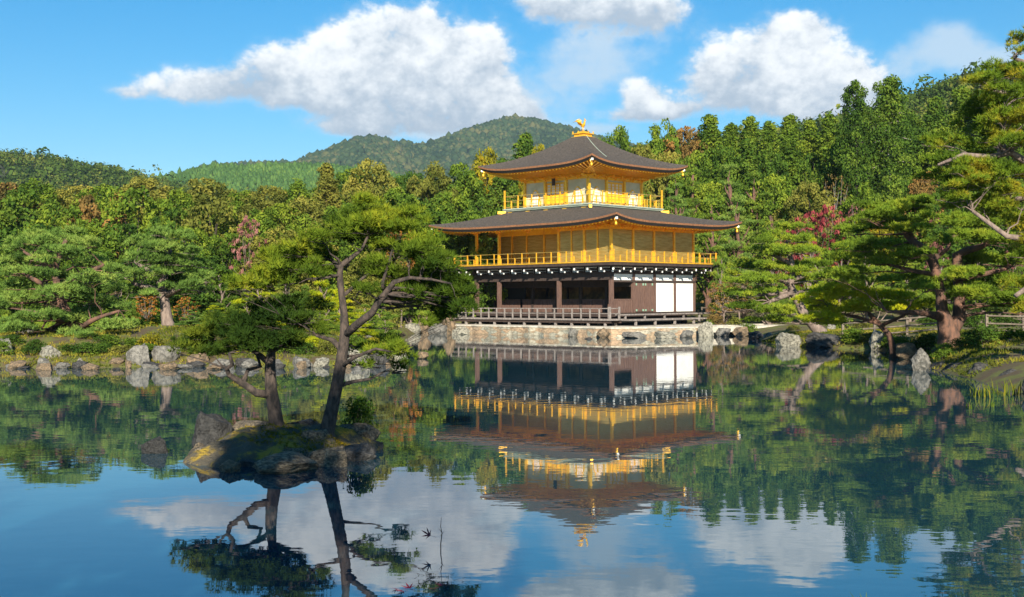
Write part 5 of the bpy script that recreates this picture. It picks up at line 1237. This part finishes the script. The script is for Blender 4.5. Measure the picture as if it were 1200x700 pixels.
for (px, py, rz, sc, lb) in [(478,689,.4,.085,'bright red maple leaf afloat near the bottom edge'),(470,693,2.2,.07,'red maple leaf afloat touching the bright one'),(516,686,1.2,.06,'dark red leaf afloat right of the bright leaf'),(505,690,4.0,.055,'small red leaf afloat among the pine reflection'),(462,690,3.0,.05,'small dull red leaf afloat at the left of the group')]:
    Y = wl(py); o = mleaf(sc, -.1).build('maple_leaf', RL); o.location = ((px-600)/F*Y, Y, .006); o.rotation_euler = (R(8),R(-6),rz); tag(o, lb, 'leaf', 'fallen leaves on the water')
# undergrowth under the woods
def undergrowth():
    N = 5200; X = rg.uniform(-62, 62, N); Y = rg.uniform(56, 135, N); d = pond_dist(X, Y)
    pv = np.array([((x-PAV[0])*math.cos(PRZ)+(y-PAV[1])*math.sin(PRZ), -(x-PAV[0])*math.sin(PRZ)+(y-PAV[1])*math.cos(PRZ)) for x, y in zip(X, Y)])
    ok = (d > 4) & ~((pv[:,0] > -18) & (pv[:,0] < 9) & (pv[:,1] > -5) & (pv[:,1] < 14)) & ~((X > 10) & (X < 31) & (Y < 92) & (Y > 54)); X, Y = X[ok], Y[ok]; s = rg.uniform(.45, 1.1, len(X))
    cl = np.stack([X, Y, gz(X, Y)+s*.3, s, s, s*.8], 1); V, Fc, T = leaves(cl, 34, .15, rg)
    me = npmesh('undergrowth', V, Fc, LM['leaf_mid'], T); o = bpy.data.objects.new('undergrowth', me); link(o); tag(o, kind='stuff')
undergrowth()

def islet_tufts():
    g = np.random.default_rng(77); N = 2600; a = g.uniform(0, 6.28, N); r = np.sqrt(g.random(N))*.9
    x = np.cos(a)*1.22*r; y = np.sin(a)*1.80*r
    z = np.array([.33*(1-q**3)+.11*mnoise.fractal(Vector((u*2.4+4, v*2.4, 0)), 1, 2, 6) for q, u, v in zip(r, x, y)])
    keep = vnoise(x+9, y+9, .45, 4) > .42; x, y, z = x[keep], y[keep], z[keep]; n = len(x)
    b = np.repeat(np.stack([x-3.4, y+18, z], 1), 7, 0); d = unit(g.normal(size=(n*7,3))*.7+np.array([0,0,.8])); s = unit(np.cross(d, g.normal(size=(n*7,3))))
    L = g.uniform(.018, .05, (n*7,1)); V = np.stack([b+s*.004, b-s*.004, b+d*L], 1).reshape(-1,3)
    me = npmesh('islet_grass', V, np.arange(n*21).reshape(-1,3), leafmat('islet_grass_blades', (.05,.07,.01), (.22,.17,.015), (.50,.34,.02), .3, 1.4, .7), g.random(n*7))
    o = bpy.data.objects.new('islet_grass', me); link(o); tag(o, kind='stuff')
islet_tufts()
def bank_grass():
    g = np.random.default_rng(78); N = 60000; x = g.uniform(-22, 24, N); y = g.uniform(33, 62, N); d = pond_dist(x, y)
    k = (d > .05) & (d < 9) & (vnoise(x, y, 1.3, 2)+.3*g.random(N) > .45); x, y = x[k], y[k]; z = gz(x, y); n = len(x)
    b = np.repeat(np.stack([x, y, z], 1), 4, 0)+g.normal(size=(n*4,3))*np.array([.05,.05,0]); dd = unit(g.normal(size=(n*4,3))*.6+np.array([0,0,1])); s = unit(np.cross(dd, g.normal(size=(n*4,3))))
    L = g.uniform(.05, .16, (n*4,1)); V = np.stack([b+s*.022, b-s*.022, b+dd*L], 1).reshape(-1,3)
    me = npmesh('bank_grass', V, np.arange(n*12).reshape(-1,3), leafmat('bank_grass_blades', (.05,.07,.012), (.13,.15,.02), (.32,.26,.04), .3, .5, .6), g.random(n*4))
    o = bpy.data.objects.new('bank_grass', me); link(o); tag(o, kind='stuff')
bank_grass()
# ------------------------------------------------------------------ the air
hz = MB().box(-3500, -700, -2.6, 3500, 3500, 420).build('haze', None)
hz.data.materials.clear(); hm = bpy.data.materials.new('haze_air'); hm.use_nodes = True; hm.node_tree.nodes.clear()
pvn = nt_new(hm.node_tree, 'ShaderNodeVolumePrincipled'); pvn.inputs['Color'].default_value = (.62,.80,1,1); pvn.inputs['Density'].default_value = .00011; pvn.inputs['Anisotropy'].default_value = .2
hmo = nt_new(hm.node_tree, 'ShaderNodeOutputMaterial'); hm.node_tree.links.new(pvn.outputs[0], hmo.inputs['Volume']); hz.data.materials.append(hm)
tag(hz, kind='stuff')
